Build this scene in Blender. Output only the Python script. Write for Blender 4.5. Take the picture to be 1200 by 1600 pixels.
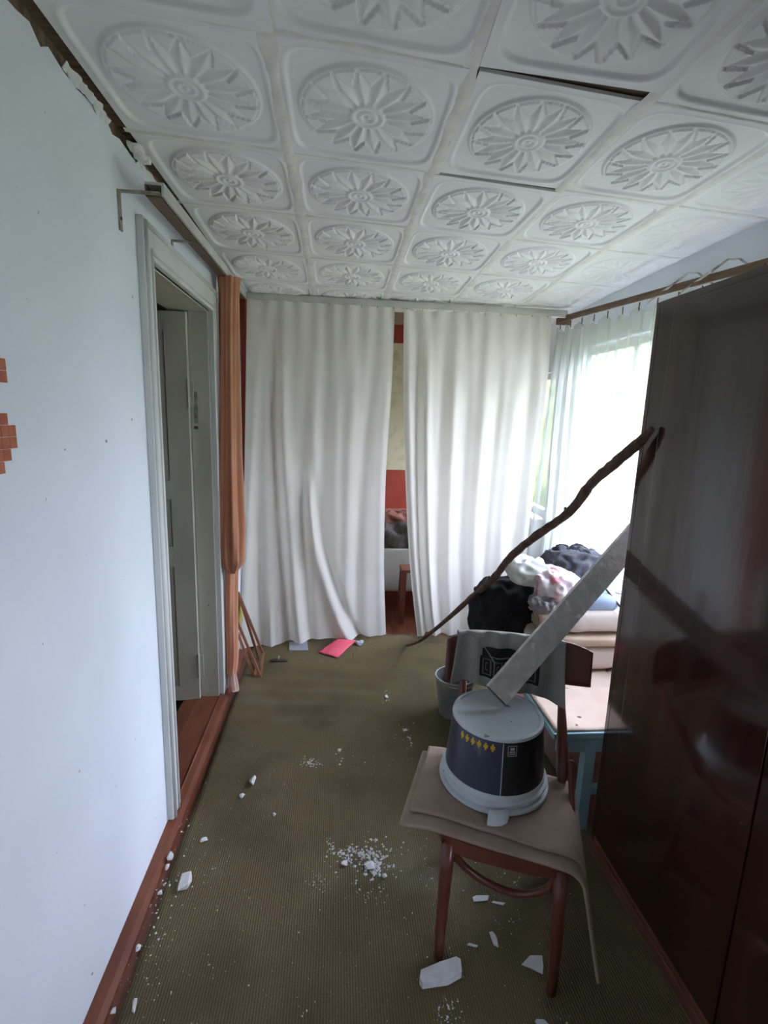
import bpy, bmesh, math, random
from mathutils import Vector, Matrix, noise
random.seed(7)
PI = math.pi
S = bpy.context.scene
C = S.collection
for o in list(bpy.data.objects): bpy.data.objects.remove(o)

# ---------------------------------------------------------------- camera
F = 793.43
vy = Vector((527 - 600, 648 - 800, F)).normalized()
vz = -Vector((464 - 600, 5007 - 800, F)).normalized()
vz = (vz - vy * vz.dot(vy)).normalized()
vx = vy.cross(vz)
if vx.x < 0: vx = -vx
RW = Matrix((vx, vy, vz))               # world = RW @ (right, down, forward)
EYE = Vector((0, 0, 1.70))
cam = bpy.data.cameras.new('camera'); camo = bpy.data.objects.new('camera', cam); C.objects.link(camo)
cam.sensor_fit = 'VERTICAL'; cam.sensor_height = 24; cam.lens = 24 * F / 1600; cam.clip_start = 0.02
cr, cd, cf = RW.col[0], RW.col[1], RW.col[2]
M = Matrix(((cr.x, -cd.x, -cf.x, EYE.x), (cr.y, -cd.y, -cf.y, EYE.y), (cr.z, -cd.z, -cf.z, EYE.z), (0, 0, 0, 1)))
camo.matrix_world = M
S.camera = camo

# surveying helpers: where a sight line meets a measured plane of the room
def _r(u, v): return RW @ Vector((u - 600, v - 800, F))
def PZ(u, v, z=0.0): r = _r(u, v); return EYE + r * ((z - EYE.z) / r.z)
def PX(u, v, x): r = _r(u, v); return EYE + r * (x / r.x)
def PY(u, v, y): r = _r(u, v); return EYE + r * (y / r.y)

# ---------------------------------------------------------------- world and light
W = bpy.data.worlds.new('world'); S.world = W; W.use_nodes = True
nt = W.node_tree; nt.nodes.clear()
bg = nt.nodes.new('ShaderNodeBackground'); wo = nt.nodes.new('ShaderNodeOutputWorld')
tc = nt.nodes.new('ShaderNodeTexCoord'); sx = nt.nodes.new('ShaderNodeSeparateXYZ'); rp = nt.nodes.new('ShaderNodeValToRGB')
nt.links.new(tc.outputs['Generated'], sx.inputs[0]); nt.links.new(sx.outputs['Z'], rp.inputs[0])
rp.color_ramp.elements[0].position = 0.0; rp.color_ramp.elements[0].color = (0.76, 0.81, 1.0, 1)
rp.color_ramp.elements[1].position = 1.0; rp.color_ramp.elements[1].color = (0.62, 0.71, 1.0, 1)
nt.links.new(rp.outputs[0], bg.inputs[0]); nt.links.new(bg.outputs[0], wo.inputs[0])
bg.inputs[1].default_value = 9.0
def portal(name, loc, rot, sx_, sy_):
    l = bpy.data.lights.new(name, 'AREA'); l.shape = 'RECTANGLE'; l.size = sx_; l.size_y = sy_
    l.cycles.is_portal = True
    o = bpy.data.objects.new(name, l); o.location = loc; o.rotation_euler = rot; C.objects.link(o)
portal('window_portal', (1.90, 2.70, 1.46), (0, PI / 2, 0), 1.6, 2.1)
portal('window_portal', (1.90, -.95, 1.3), (0, PI / 2, 0), 1.2, 1.1)  # portal of the added window behind the camera
S.view_settings.view_transform = 'Standard'; S.view_settings.look = 'None'
S.view_settings.gamma = 1; S.view_settings.use_curve_mapping = False
S.view_settings.exposure = 2.22
S.cycles.use_denoising = True
S.cycles.max_bounces = 12; S.cycles.diffuse_bounces = 8; S.cycles.transparent_max_bounces = 24
S.cycles.transmission_bounces = 10; S.cycles.sample_clamp_indirect = 6

# ---------------------------------------------------------------- materials
def nodes(m): return m.node_tree.nodes, m.node_tree.links
def mat(name, col, rough=0.7, col2=None, scale=8.0, detail=4.0, bump=0.0, bscale=None, stretch=(1, 1, 1), spec=0.3, metal=0.0, ramp=(0.35, 0.65), coat=0.0, rough2=None):
    m = bpy.data.materials.new(name); m.use_nodes = True
    N, L = nodes(m); b = N['Principled BSDF']
    b.inputs['Base Color'].default_value = (*col, 1); b.inputs['Roughness'].default_value = rough
    b.inputs['Specular IOR Level'].default_value = spec; b.inputs['Metallic'].default_value = metal
    b.inputs['Coat Weight'].default_value = coat
    t = N.new('ShaderNodeTexCoord'); mp = N.new('ShaderNodeMapping'); mp.inputs['Scale'].default_value = stretch
    L.new(t.outputs['Object'], mp.inputs[0])
    m['_mp'] = 1
    if col2:
        n = N.new('ShaderNodeTexNoise'); n.inputs['Scale'].default_value = scale; n.inputs['Detail'].default_value = detail
        L.new(mp.outputs[0], n.inputs['Vector'])
        r = N.new('ShaderNodeValToRGB'); r.color_ramp.elements[0].position = ramp[0]; r.color_ramp.elements[1].position = ramp[1]
        r.color_ramp.elements[0].color = (*col, 1); r.color_ramp.elements[1].color = (*col2, 1)
        L.new(n.outputs['Fac'], r.inputs[0]); L.new(r.outputs[0], b.inputs['Base Color'])
        if rough2 is not None:
            mr = N.new('ShaderNodeMapRange'); mr.inputs[3].default_value = rough; mr.inputs[4].default_value = rough2
            L.new(n.outputs['Fac'], mr.inputs[0]); L.new(mr.outputs[0], b.inputs['Roughness'])
    if bump:
        n2 = N.new('ShaderNodeTexNoise'); n2.inputs['Scale'].default_value = bscale or scale * 3; n2.inputs['Detail'].default_value = 3
        L.new(mp.outputs[0], n2.inputs['Vector'])
        bu = N.new('ShaderNodeBump'); bu.inputs['Strength'].default_value = 1.0; bu.inputs['Distance'].default_value = bump
        L.new(n2.outputs['Fac'], bu.inputs['Height']); L.new(bu.outputs[0], b.inputs['Normal'])
    return m
def mixcol(m, fac_socket, col):
    """overlay a flat colour on the material's current base colour where fac is 1"""
    N, L = nodes(m); b = N['Principled BSDF']
    mx = N.new('ShaderNodeMix'); mx.data_type = 'RGBA'
    inp = b.inputs['Base Color']
    if inp.is_linked: L.new(inp.links[0].from_socket, mx.inputs[6])
    else: mx.inputs[6].default_value = inp.default_value
    mx.inputs[7].default_value = (*col, 1)
    L.new(fac_socket, mx.inputs[0]); L.new(mx.outputs[2], inp)
def noise_fac(m, scale, lo, hi, detail=2.0, stretch=(1, 1, 1), w=0.0):
    N, L = nodes(m)
    t = N.new('ShaderNodeTexCoord'); mp = N.new('ShaderNodeMapping'); mp.inputs['Scale'].default_value = stretch; mp.inputs['Location'].default_value = (w, w * 2, w * 3)
    n = N.new('ShaderNodeTexNoise'); n.inputs['Scale'].default_value = scale; n.inputs['Detail'].default_value = detail
    r = N.new('ShaderNodeMapRange'); r.inputs[1].default_value = lo; r.inputs[2].default_value = hi
    L.new(t.outputs['Object'], mp.inputs[0]); L.new(mp.outputs[0], n.inputs['Vector']); L.new(n.outputs['Fac'], r.inputs[0])
    return r.outputs[0]
def math_node(m, op, a, b=None):
    N, L = nodes(m); n = N.new('ShaderNodeMath'); n.operation = op
    for i, v in enumerate((a, b)):
        if v is None: continue
        if hasattr(v, 'is_linked'): L.new(v, n.inputs[i])
        else: n.inputs[i].default_value = v
    return n.outputs[0]

M_wall = mat('pale_blue_limewash', (0.72, 0.765, 0.81), 0.85, (0.78, 0.82, 0.86), 1.8, bump=0.0012, bscale=22)
mixcol(M_wall, noise_fac(M_wall, 30, 0.752, 0.785, 2), (0.25, 0.24, 0.21))
M_wallw = mat('white_plaster', (0.70, 0.72, 0.71), 0.85, (0.77, 0.78, 0.77), 2.0, bump=0.001, bscale=20)
M_tile = mat('white_foam_tile', (0.77, 0.78, 0.775), 0.6, (0.83, 0.835, 0.825), 3.0, bump=0.0006, bscale=40)
M_seam = mat('cream_joint_paste', (0.70, 0.68, 0.62), 0.7, (0.80, 0.79, 0.75), 14.0, bump=0.002, bscale=40)
M_dwood = mat('dark_old_timber', (0.15, 0.10, 0.06), 0.8, (0.28, 0.20, 0.13), 9, stretch=(1, 6, 1), bump=0.002)
M_floor = mat('red_brown_floor_paint', (0.145, 0.045, 0.024), 0.42, (0.20, 0.068, 0.036), 5, stretch=(3, 1, 1), bump=0.001)
M_cream = mat('cream_gloss_paint', (0.56, 0.575, 0.54), 0.45, (0.66, 0.675, 0.64), 4, stretch=(1, 1, .4), bump=0.0012, bscale=12)
mixcol(M_cream, noise_fac(M_cream, 45, 0.74, 0.77, 3, (1, 1, .3)), (0.12, 0.09, 0.05))
M_leaf = mat('old_ivory_paint', (0.44, 0.43, 0.34), 0.45, (0.53, 0.52, 0.42), 4, stretch=(1, 1, .4), bump=0.0012, bscale=12)
mixcol(M_leaf, noise_fac(M_leaf, 34, 0.73, 0.77, 3), (0.14, 0.10, 0.06))
M_red = mat('red_wall_paint', (0.24, 0.032, 0.016), 0.5, (0.29, 0.045, 0.022), 5)
M_paper = mat('beige_wallpaper', (0.50, 0.44, 0.30), 0.8, (0.42, 0.37, 0.24), 11, 3, ramp=(0.5, 0.62))
M_rail = mat('grey_white_rail_paint', (0.50, 0.50, 0.45), 0.5, (0.58, 0.58, 0.53), 8)
M_railw = mat('brown_rail_wood', (0.11, 0.065, 0.04), 0.5, (0.17, 0.105, 0.06), 12, stretch=(4, 1, 4))
M_metal = mat('dull_bracket_metal', (0.42, 0.41, 0.37), 0.5, (0.25, 0.20, 0.15), 30, metal=0.5)
M_varn = mat('dark_varnished_wood', (0.030, 0.010, 0.007), 0.10, (0.055, 0.018, 0.011), 3.5, stretch=(1, 5, .35), bump=0.0012, bscale=2.2, spec=0.7, rough2=0.2, coat=0.5)
M_varn.node_tree.nodes['Principled BSDF'].inputs['Coat Roughness'].default_value = 0.06
M_varnm = mat('lighter_brown_varnish', (0.12, 0.045, 0.03), 0.4, (0.17, 0.07, 0.045), 6, stretch=(4, 1, 4))  # lighter brown; light on the plinth rail is put into this colour
M_chair = mat('red_brown_chair_varnish', (0.105, 0.03, 0.018), 0.3, (0.15, 0.045, 0.026), 8, stretch=(1, 1, .2), spec=0.5)
M_felt = mat('brown_felt', (0.27, 0.195, 0.15), 0.95, (0.34, 0.255, 0.20), 7, bump=0.002, bscale=120)
M_feltw = mat('grey_felt_underside', (0.42, 0.38, 0.33), 0.95, (0.50, 0.46, 0.41), 7, bump=0.002, bscale=120)
M_pailp = mat('dusty_white_plastic', (0.48, 0.52, 0.54), 0.4, (0.56, 0.60, 0.62), 6, bump=0.0005)
mixcol(M_pailp, noise_fac(M_pailp, 30, 0.70, 0.74, 2), (0.2, 0.19, 0.18))
M_navy = mat('navy_printed_plastic', (0.030, 0.036, 0.065), 0.32, (0.045, 0.052, 0.085), 5, spec=0.5)
mixcol(M_navy, noise_fac(M_navy, 9, 0.56, 0.82, 6, (1, 1, .35)), (0.34, 0.36, 0.40))
M_black = mat('black_printed_plastic', (0.010, 0.010, 0.012), 0.35, (0.018, 0.018, 0.02), 5, spec=0.5)
mixcol(M_black, noise_fac(M_black, 11, 0.60, 0.86, 6, (1, 1, .35)), (0.22, 0.22, 0.22))
M_yel = mat('yellow_print', (0.60, 0.36, 0.02), 0.5)
M_wprint = mat('pale_print', (0.42, 0.44, 0.48), 0.5)
M_plank = mat('whitewashed_board', (0.47, 0.43, 0.41), 0.8, (0.62, 0.575, 0.55), 9, stretch=(3, .6, 3), bump=0.002, bscale=30)
mixcol(M_plank, noise_fac(M_plank, 26, 0.62, 0.70, 4), (0.75, 0.73, 0.70))
M_endg = mat('cut_end_grain', (0.085, 0.05, 0.03), 0.8, (0.13, 0.085, 0.05), 40)
M_branch = mat('brown_branch_bark', (0.085, 0.045, 0.03), 0.85, (0.15, 0.09, 0.065), 30, bump=0.004, bscale=60)
M_turq = mat('turquoise_paint', (0.19, 0.33, 0.35), 0.5, (0.26, 0.41, 0.42), 6, bump=0.001)
M_beige = mat('dirty_beige_cloth', (0.56, 0.42, 0.32), 0.95, (0.64, 0.51, 0.41), 5, bump=0.003, bscale=14)
mixcol(M_beige, noise_fac(M_beige, 14, 0.67, 0.72, 3), (0.16, 0.08, 0.05))
M_quilt = mat('cream_quilt', (0.60, 0.50, 0.42), 0.95, (0.68, 0.59, 0.51), 5, bump=0.003, bscale=18)
M_quilt2 = mat('tan_blanket', (0.46, 0.34, 0.24), 0.95, (0.54, 0.42, 0.31), 6, bump=0.003, bscale=18)
M_bag = mat('black_cloth', (0.009, 0.009, 0.011), 0.8, (0.018, 0.018, 0.022), 6, bump=0.004, bscale=14)
M_wcloth = mat('white_cloth', (0.70, 0.72, 0.66), 0.95, (0.78, 0.79, 0.73), 6, bump=0.003, bscale=20)
mixcol(M_wcloth, noise_fac(M_wcloth, 20, 0.64, 0.68, 2), (0.62, 0.66, 0.50))
M_dgrey = mat('charcoal_knit', (0.045, 0.045, 0.055), 0.9, (0.11, 0.11, 0.125), 9, bump=0.004, bscale=30)
M_pink = mat('pink_and_white_cloth', (0.74, 0.66, 0.65), 0.95, (0.62, 0.22, 0.26), 13, 2, ramp=(0.52, 0.62), bump=0.003, bscale=22)
M_greyc = mat('grey_rag', (0.20, 0.185, 0.185), 0.95, (0.32, 0.30, 0.30), 14, bump=0.004, bscale=30)
M_blue = mat('light_blue_cloth', (0.30, 0.38, 0.52), 0.95, (0.37, 0.45, 0.58), 6, bump=0.002, bscale=20)
M_pinkp = mat('crimson_pink_paper', (0.68, 0.085, 0.13), 0.6, (0.76, 0.12, 0.17), 7)
M_tee = mat('dusty_grey_jersey', (0.285, 0.285, 0.26), 0.95, (0.36, 0.36, 0.33), 7, bump=0.001, bscale=80)
M_pail = mat('old_grey_enamel', (0.20, 0.20, 0.19), 0.5, (0.30, 0.29, 0.27), 9, metal=0.2)
M_white = mat('white_enamel', (0.68, 0.70, 0.68), 0.25, (0.72, 0.74, 0.72), 4)
M_plast = mat('broken_white_plaster', (0.58, 0.57, 0.54), 0.95, (0.72, 0.72, 0.70), 30, bump=0.003, bscale=60)
M_foam = mat('broken_foam', (0.52, 0.53, 0.51), 0.9, (0.62, 0.63, 0.61), 25, bump=0.002, bscale=90)
M_stick = mat('brown_planed_stick', (0.20, 0.075, 0.04), 0.5, (0.27, 0.115, 0.06), 10, stretch=(4, 4, .5))
M_yelb = mat('mustard_cloth', (0.42, 0.36, 0.08), 0.9, (0.50, 0.44, 0.13), 9, bump=0.003)
M_terra = mat('terracotta_square', (0.40, 0.115, 0.065), 0.75, (0.47, 0.16, 0.09), 30, bump=0.0005)
M_grass = mat('lawn', (0.115, 0.118, 0.055), 0.95, (0.16, 0.16, 0.075), 3)
M_bush = mat('leaf_green', (0.05, 0.075, 0.018), 0.8, (0.10, 0.13, 0.035), 5)
M_soot = mat('grey_paper', (0.30, 0.31, 0.34), 0.8)
M_dirt = mat('brown_littered_floor', (0.16, 0.105, 0.055), 0.85, (0.30, 0.22, 0.13), 7, bump=0.003)

def cloth(name, col, col2, trans, scale=6, transp=0.0, tcol=None, weave=0.0):
    m = mat(name, col, 0.9, col2, scale, bump=0.0008, bscale=60, spec=0.1)
    N, L = nodes(m); b = N['Principled BSDF']; out = N['Material Output']
    tr = N.new('ShaderNodeBsdfTranslucent'); tr.inputs[0].default_value = (*(tcol or col), 1)
    mx = N.new('ShaderNodeMixShader'); mx.inputs[0].default_value = trans
    L.new(b.outputs[0], mx.inputs[1]); L.new(tr.outputs[0], mx.inputs[2])
    last = mx.outputs[0]
    if transp:
        tp = N.new('ShaderNodeBsdfTransparent'); m2 = N.new('ShaderNodeMixShader')
        f = noise_fac(m, 7, 0.3, 0.7, 3, (1, 1, .25))
        a = math_node(m, 'MULTIPLY', f, 0.14); a2 = math_node(m, 'ADD', a, transp - 0.07)
        L.new(a2, m2.inputs[0]); L.new(last, m2.inputs[1]); L.new(tp.outputs[0], m2.inputs[2]); last = m2.outputs[0]
    L.new(last, out.inputs[0])
    return m
M_curt = cloth('white_cotton_curtain', (0.74, 0.72, 0.65), (0.79, 0.77, 0.70), 0.30)
M_orange = cloth('peach_curtain', (0.62, 0.29, 0.17), (0.68, 0.35, 0.22), 0.25)
M_sheer = cloth('white_net_curtain', (0.80, 0.82, 0.80), (0.85, 0.87, 0.85), 0.62, transp=0.50, tcol=(.33, .36, .30))
M_glass = bpy.data.materials.new('window_glass'); M_glass.use_nodes = True
_N, _L = nodes(M_glass); _N.remove(_N['Principled BSDF'])
_t = _N.new('ShaderNodeBsdfTransparent'); _g = _N.new('ShaderNodeBsdfGlossy'); _g.inputs['Roughness'].default_value = 0.03
_m = _N.new('ShaderNodeMixShader'); _m.inputs[0].default_value = 0.06
_L.new(_t.outputs[0], _m.inputs[1]); _L.new(_g.outputs[0], _m.inputs[2]); _L.new(_m.outputs[0], _N['Material Output'].inputs[0])

def carpet_mat():
    m = mat('olive_ribbed_carpet', (0.150, 0.112, 0.050), 0.95, (0.205, 0.155, 0.078), 2.2, detail=5)
    N, L = nodes(m); b = N['Principled BSDF']
    t = N.new('ShaderNodeTexCoord')
    def wave(sc, direction, dist):
        w = N.new('ShaderNodeTexWave'); w.wave_type = 'BANDS'; w.bands_direction = direction
        w.inputs['Scale'].default_value = sc; w.inputs['Distortion'].default_value = dist; w.inputs['Detail'].default_value = 1
        w.inputs['Detail Scale'].default_value = 3
        L.new(t.outputs['Object'], w.inputs['Vector']); return w.outputs['Fac']
    w1 = wave(36.0, 'X', 0.5)
    fine = noise_fac(m, 240, 0.35, 0.65, 2, (1, .6, 1))
    s = math_node(m, 'MULTIPLY', w1, 0.62); s2 = math_node(m, 'MULTIPLY', fine, 0.38); s = math_node(m, 'ADD', s, s2)
    inv = math_node(m, 'SUBTRACT', 1.0, s); inv = math_node(m, 'MULTIPLY', inv, 0.75)
    mixcol(m, inv, (0.048, 0.038, 0.017))
    st = noise_fac(m, 3.2, 0.48, 0.70, 5, w=3.0); st = math_node(m, 'MULTIPLY', st, 0.55)
    mixcol(m, st, (0.060, 0.048, 0.026))
    dust = noise_fac(m, 3.3, 0.60, 0.82, 5, w=8.0); dust = math_node(m, 'MULTIPLY', dust, 0.30)
    mixcol(m, dust, (0.26, 0.24, 0.17))
    bu = N.new('ShaderNodeBump'); bu.inputs['Distance'].default_value = 0.003; bu.inputs['Strength'].default_value = 0.8
    L.new(s, bu.inputs['Height']); L.new(bu.outputs[0], b.inputs['Normal'])
    return m
M_carpet = carpet_mat()

# ---------------------------------------------------------------- builders
ORG = {}
def _set(o, label, cat, group, kind):
    if label: o['label'] = label
    if cat: o['category'] = cat
    if group: o['group'] = group
    if kind: o['kind'] = kind
def thing(name, loc, label=None, cat=None, group=None, kind=None, parent=None):
    o = bpy.data.objects.new(name, None); C.objects.link(o); o.empty_display_size = 0.05
    loc = Vector(loc); ORG[o.name] = loc
    if parent: o.parent = parent; o.location = loc - ORG[parent.name]
    else: o.location = loc
    _set(o, label, cat, group, kind); return o
def obj(name, vf, material, parent=None, smooth=False, label=None, cat=None, group=None, kind=None, origin=None, solid=0, bevel=0, sub=0, auto=None, mats=None):
    verts, faces = vf[0], vf[1]
    verts = [Vector(v) for v in verts]
    if parent is not None: org = ORG[parent.name] if origin is None else Vector(origin)
    elif origin is not None: org = Vector(origin)
    else:
        xs = [v.x for v in verts]; ys = [v.y for v in verts]; zs = [v.z for v in verts]
        org = Vector(((min(xs) + max(xs)) / 2, (min(ys) + max(ys)) / 2, min(zs)))
    me = bpy.data.meshes.new(name)
    me.from_pydata([tuple(v - org) for v in verts], [], [tuple(f) for f in faces])
    me.validate(); me.update()
    bm = bmesh.new(); bm.from_mesh(me)
    bmesh.ops.recalc_face_normals(bm, faces=bm.faces)
    if bevel: bmesh.ops.bevel(bm, geom=list(bm.edges), offset=bevel, segments=2, affect='EDGES', profile=0.6)
    bm.to_mesh(me); bm.free()
    me.materials.append(material)
    if mats:
        for x in mats: me.materials.append(x)
    o = bpy.data.objects.new(name, me); C.objects.link(o)
    if smooth: me.polygons.foreach_set('use_smooth', [True] * len(me.polygons))
    if parent is not None:
        o.parent = parent; o.location = org - ORG[parent.name]
    else: o.location = org
    ORG[o.name] = org
    if solid:
        md = o.modifiers.new('solid', 'SOLIDIFY'); md.thickness = solid; md.offset = 0
    if sub:
        md = o.modifiers.new('sub', 'SUBSURF'); md.levels = sub; md.render_levels = sub
    if auto:
        me.polygons.foreach_set('use_smooth', [True] * len(me.polygons)); me.set_sharp_from_angle(angle=auto)
    _set(o, label, cat, group, kind); return o
def join(*parts):
    V, Fs = [], []
    for v, f in parts:
        n = len(V); V += list(v); Fs += [tuple(i + n for i in q) for q in f]
    return V, Fs
def box(lo, hi):
    (a, b, c), (d, e, f) = lo, hi
    V = [(a, b, c), (d, b, c), (d, e, c), (a, e, c), (a, b, f), (d, b, f), (d, e, f), (a, e, f)]
    return V, [(0, 3, 2, 1), (4, 5, 6, 7), (0, 1, 5, 4), (1, 2, 6, 5), (2, 3, 7, 6), (3, 0, 4, 7)]
def bar(p, q, w, t, up=(0, 0, 1)):
    """rectangular bar from p to q, w across, t thick along up"""
    p, q = Vector(p), Vector(q); d = (q - p).normalized(); s = d.cross(Vector(up)).normalized(); u = s.cross(d).normalized()
    V = []
    for e in (p, q):
        for a, b in ((-1, -1), (1, -1), (1, 1), (-1, 1)): V.append(e + s * (a * w / 2) + u * (b * t / 2))
    return V, [(0, 1, 2, 3), (7, 6, 5, 4), (0, 4, 5, 1), (1, 5, 6, 2), (2, 6, 7, 3), (3, 7, 4, 0)]
def tube(pts, rad, seg=10, squash=1.0, jit=0.0, up=(0, 0, 1)):
    pts = [Vector(p) for p in pts]; n = len(pts)
    if not isinstance(rad, (list, tuple)): rad = [rad] * n
    V, Fs = [], []; prev = None
    for i, p in enumerate(pts):
        d = (pts[min(i + 1, n - 1)] - pts[max(i - 1, 0)]).normalized()
        if prev is None:
            a = d.cross(Vector(up));
            if a.length < 1e-3: a = d.cross(Vector((1, 0, 0)))
        else: a = prev - d * prev.dot(d)
        a.normalize(); prev = a; b = d.cross(a)
        for k in range(seg):
            th = 2 * PI * k / seg; r = rad[i] * (1 + random.uniform(-jit, jit))
            V.append(p + a * math.cos(th) * r + b * math.sin(th) * r * squash)
    for i in range(n - 1):
        for k in range(seg):
            k2 = (k + 1) % seg; Fs.append((i * seg + k, i * seg + k2, (i + 1) * seg + k2, (i + 1) * seg + k))
    Fs.append(tuple(range(seg - 1, -1, -1))); Fs.append(tuple((n - 1) * seg + k for k in range(seg)))
    return V, Fs
def smoothpts(pts, n=6):
    pts = [Vector(p) for p in pts]; out = []
    for i in range(len(pts) - 1):
        p0, p1, p2, p3 = pts[max(i - 1, 0)], pts[i], pts[i + 1], pts[min(i + 2, len(pts) - 1)]
        for k in range(n):
            t = k / n
            out.append(0.5 * ((2 * p1) + (p2 - p0) * t + (2 * p0 - 5 * p1 + 4 * p2 - p3) * t * t + (3 * p1 - p0 - 3 * p2 + p3) * t ** 3))
    out.append(pts[-1]); return out
def lathe(prof, c, seg=48, a0=0.0, a1=2 * PI, closed=True):
    c = Vector(c); V, Fs = [], []; n = len(prof); m = seg if closed else seg + 1
    for r, z in prof:
        for k in range(m):
            th = a0 + (a1 - a0) * k / seg; V.append(c + Vector((r * math.cos(th), r * math.sin(th), z)))
    for i in range(n - 1):
        for k in range(seg):
            k2 = (k + 1) % m if closed else k + 1
            Fs.append((i * m + k, i * m + k2, (i + 1) * m + k2, (i + 1) * m + k))
    if closed:
        if prof[0][0] > 1e-6: Fs.append(tuple(range(m - 1, -1, -1)))
        if prof[-1][0] > 1e-6: Fs.append(tuple((n - 1) * m + k for k in range(m)))
    return V, Fs
def surf(fn, nu, nv):
    V = [fn(i / nu, j / nv) for j in range(nv + 1) for i in range(nu + 1)]
    Fs = [(j * (nu + 1) + i, j * (nu + 1) + i + 1, (j + 1) * (nu + 1) + i + 1, (j + 1) * (nu + 1) + i) for j in range(nv) for i in range(nu)]
    return V, Fs
def prism(outline, axis, a, b):
    """outline of 2-D points extruded along axis from a to b"""
    def pt(p, t):
        return {'x': (t, p[0], p[1]), 'y': (p[0], t, p[1]), 'z': (p[0], p[1], t)}[axis]
    n = len(outline); V = [pt(p, a) for p in outline] + [pt(p, b) for p in outline]
    Fs = [tuple(range(n)), tuple(range(2 * n - 1, n - 1, -1))] + [(i, (i + 1) % n, n + (i + 1) % n, n + i) for i in range(n)]
    return V, Fs
def nz(v, s=1.0, seed=0.0): return noise.noise(Vector(v) * s + Vector((seed * 7.3, seed * 3.1, seed * 5.7)))
def sgp(v, e): return math.copysign(abs(v) ** e, v)
def puff(c, r, e1=0.5, e2=0.5, rz=0.0, amp=0.0, freq=4.0, seed=1, nu=48, nv=24, floor=None, ridged=False, tilt=(0, 0)):
    """soft cushion or crumpled heap: superellipsoid displaced by folds"""
    c = Vector(c); V, Fs = [], []; R = Matrix.Rotation(rz, 3, 'Z') @ Matrix.Rotation(tilt[0], 3, 'X') @ Matrix.Rotation(tilt[1], 3, 'Y')
    for j in range(nv + 1):
        ph = -PI / 2 + PI * j / nv
        for i in range(nu):
            th = 2 * PI * i / nu
            p = Vector((r[0] * sgp(math.cos(ph), e1) * sgp(math.cos(th), e2), r[1] * sgp(math.cos(ph), e1) * sgp(math.sin(th), e2), r[2] * sgp(math.sin(ph), e1)))
            d = Vector((p.x / r[0], p.y / r[1], p.z / r[2]))
            k = nz(p, freq, seed) + 0.5 * nz(p, freq * 2.1, seed + 3)
            if ridged: k = 0.55 - 1.6 * abs(k) + 0.35 * nz(p, freq * 0.6, seed + 8)
            p = p + d.normalized() * amp * k
            p = c + R @ p
            if floor is not None and p.z < floor: p.z = floor + 0.0005 * (j % 2)
            V.append(p)
    for j in range(nv):
        for i in range(nu):
            i2 = (i + 1) % nu; Fs.append((j * nu + i, j * nu + i2, (j + 1) * nu + i2, (j + 1) * nu + i))
    return V, Fs
def chunk(c, r, seed, rz=0.0, flat=1.0):
    """angular broken piece lying at c"""
    rnd = random.Random(seed); bm = bmesh.new()
    for _ in range(16):
        v = Vector((rnd.gauss(0, 1), rnd.gauss(0, 1), rnd.gauss(0, 1))).normalized() * rnd.uniform(.75, 1.1)
        bm.verts.new((v.x * r[0], v.y * r[1], v.z * r[2]))
    res = bmesh.ops.convex_hull(bm, input=bm.verts)
    bmesh.ops.delete(bm, geom=[v for v in bm.verts if not v.link_faces], context='VERTS')
    R = Matrix.Rotation(rz, 3, 'Z'); zmin = min(v.co.z for v in bm.verts); bm.verts.ensure_lookup_table()
    idx = {v: i for i, v in enumerate(bm.verts)}
    V = [Vector(c) + R @ (v.co - Vector((0, 0, zmin))) for v in bm.verts]
    Fs = [tuple(idx[v] for v in f.verts) for f in bm.faces]
    bm.free(); return V, Fs
ST = dict(kind='structure')

# ---------------------------------------------------------------- room shell
XL, XR, YB, YF = -0.68, 1.74, -2.6, 3.76
fl = obj('floor', box((XL - .12, YB, -0.12), (XR + .1, 5.0, -0.03)), M_dwood, **ST)
b0 = None
nb = 19; bw = (XR - XL) / nb
for i in range(nb):
    x0 = XL + i * bw
    if b0 is None:
        b0 = obj('floor_board', box((x0 + .0015, YB, -.03), (x0 + bw - .0015, 4.99, -.006)), M_floor, fl, origin=(x0, 0, -.03)); bb = b0
    else:
        bb = b0.copy(); bb.location = Vector((x0, 0, -.03)) - ORG['floor'] + Vector((0, 0, random.uniform(-.0015, 0.0))); C.objects.link(bb)

# left wall: plaster with a ragged broken top edge, and a door opening
rnd = random.Random(3)
top = []
y = 5.0
while y > YB:
    z = 2.500 + 0.0 * y
    if 0.6 < y < 2.4: z = 2.505 + rnd.uniform(-.014, .016)
    elif y <= 0.6: z = 2.50
    else: z = 2.49 if y > 3 else 2.503 + rnd.uniform(-.006, .006)
    top.append((y, z)); y -= rnd.uniform(.03, .07) if 0.6 < y < 2.6 else 0.3
top.append((YB, 2.5))
dy0, dy1, dz = 2.01, 2.87, 2.21
obj('wall_left', join(prism([(YB, -.12), (dy0, -.12), (dy0, dz), (dy1, dz), (dy1, -.12), (5.0, -.12)] + top, 'x', XL - .12, XL)), M_wall, **ST)
obj('trim_1', box((XL - .12, YB, 2.44), (XL - .01, 5.0, 2.60)), M_dwood, label='dark old timber behind the broken wall edge', **ST)
# baseboard
bsec = [(XL, -.006), (XL + .052, -.006), (XL + .052, .003), (XL + .034, .013), (XL, .015)]
obj('baseboard_left', prism(bsec, 'y', YB, 2.0), M_floor, **ST)
bl2 = prism(bsec, 'y', 2.885, 4.98)
obj('baseboard_left', bl2, M_floor, **ST)
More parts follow.
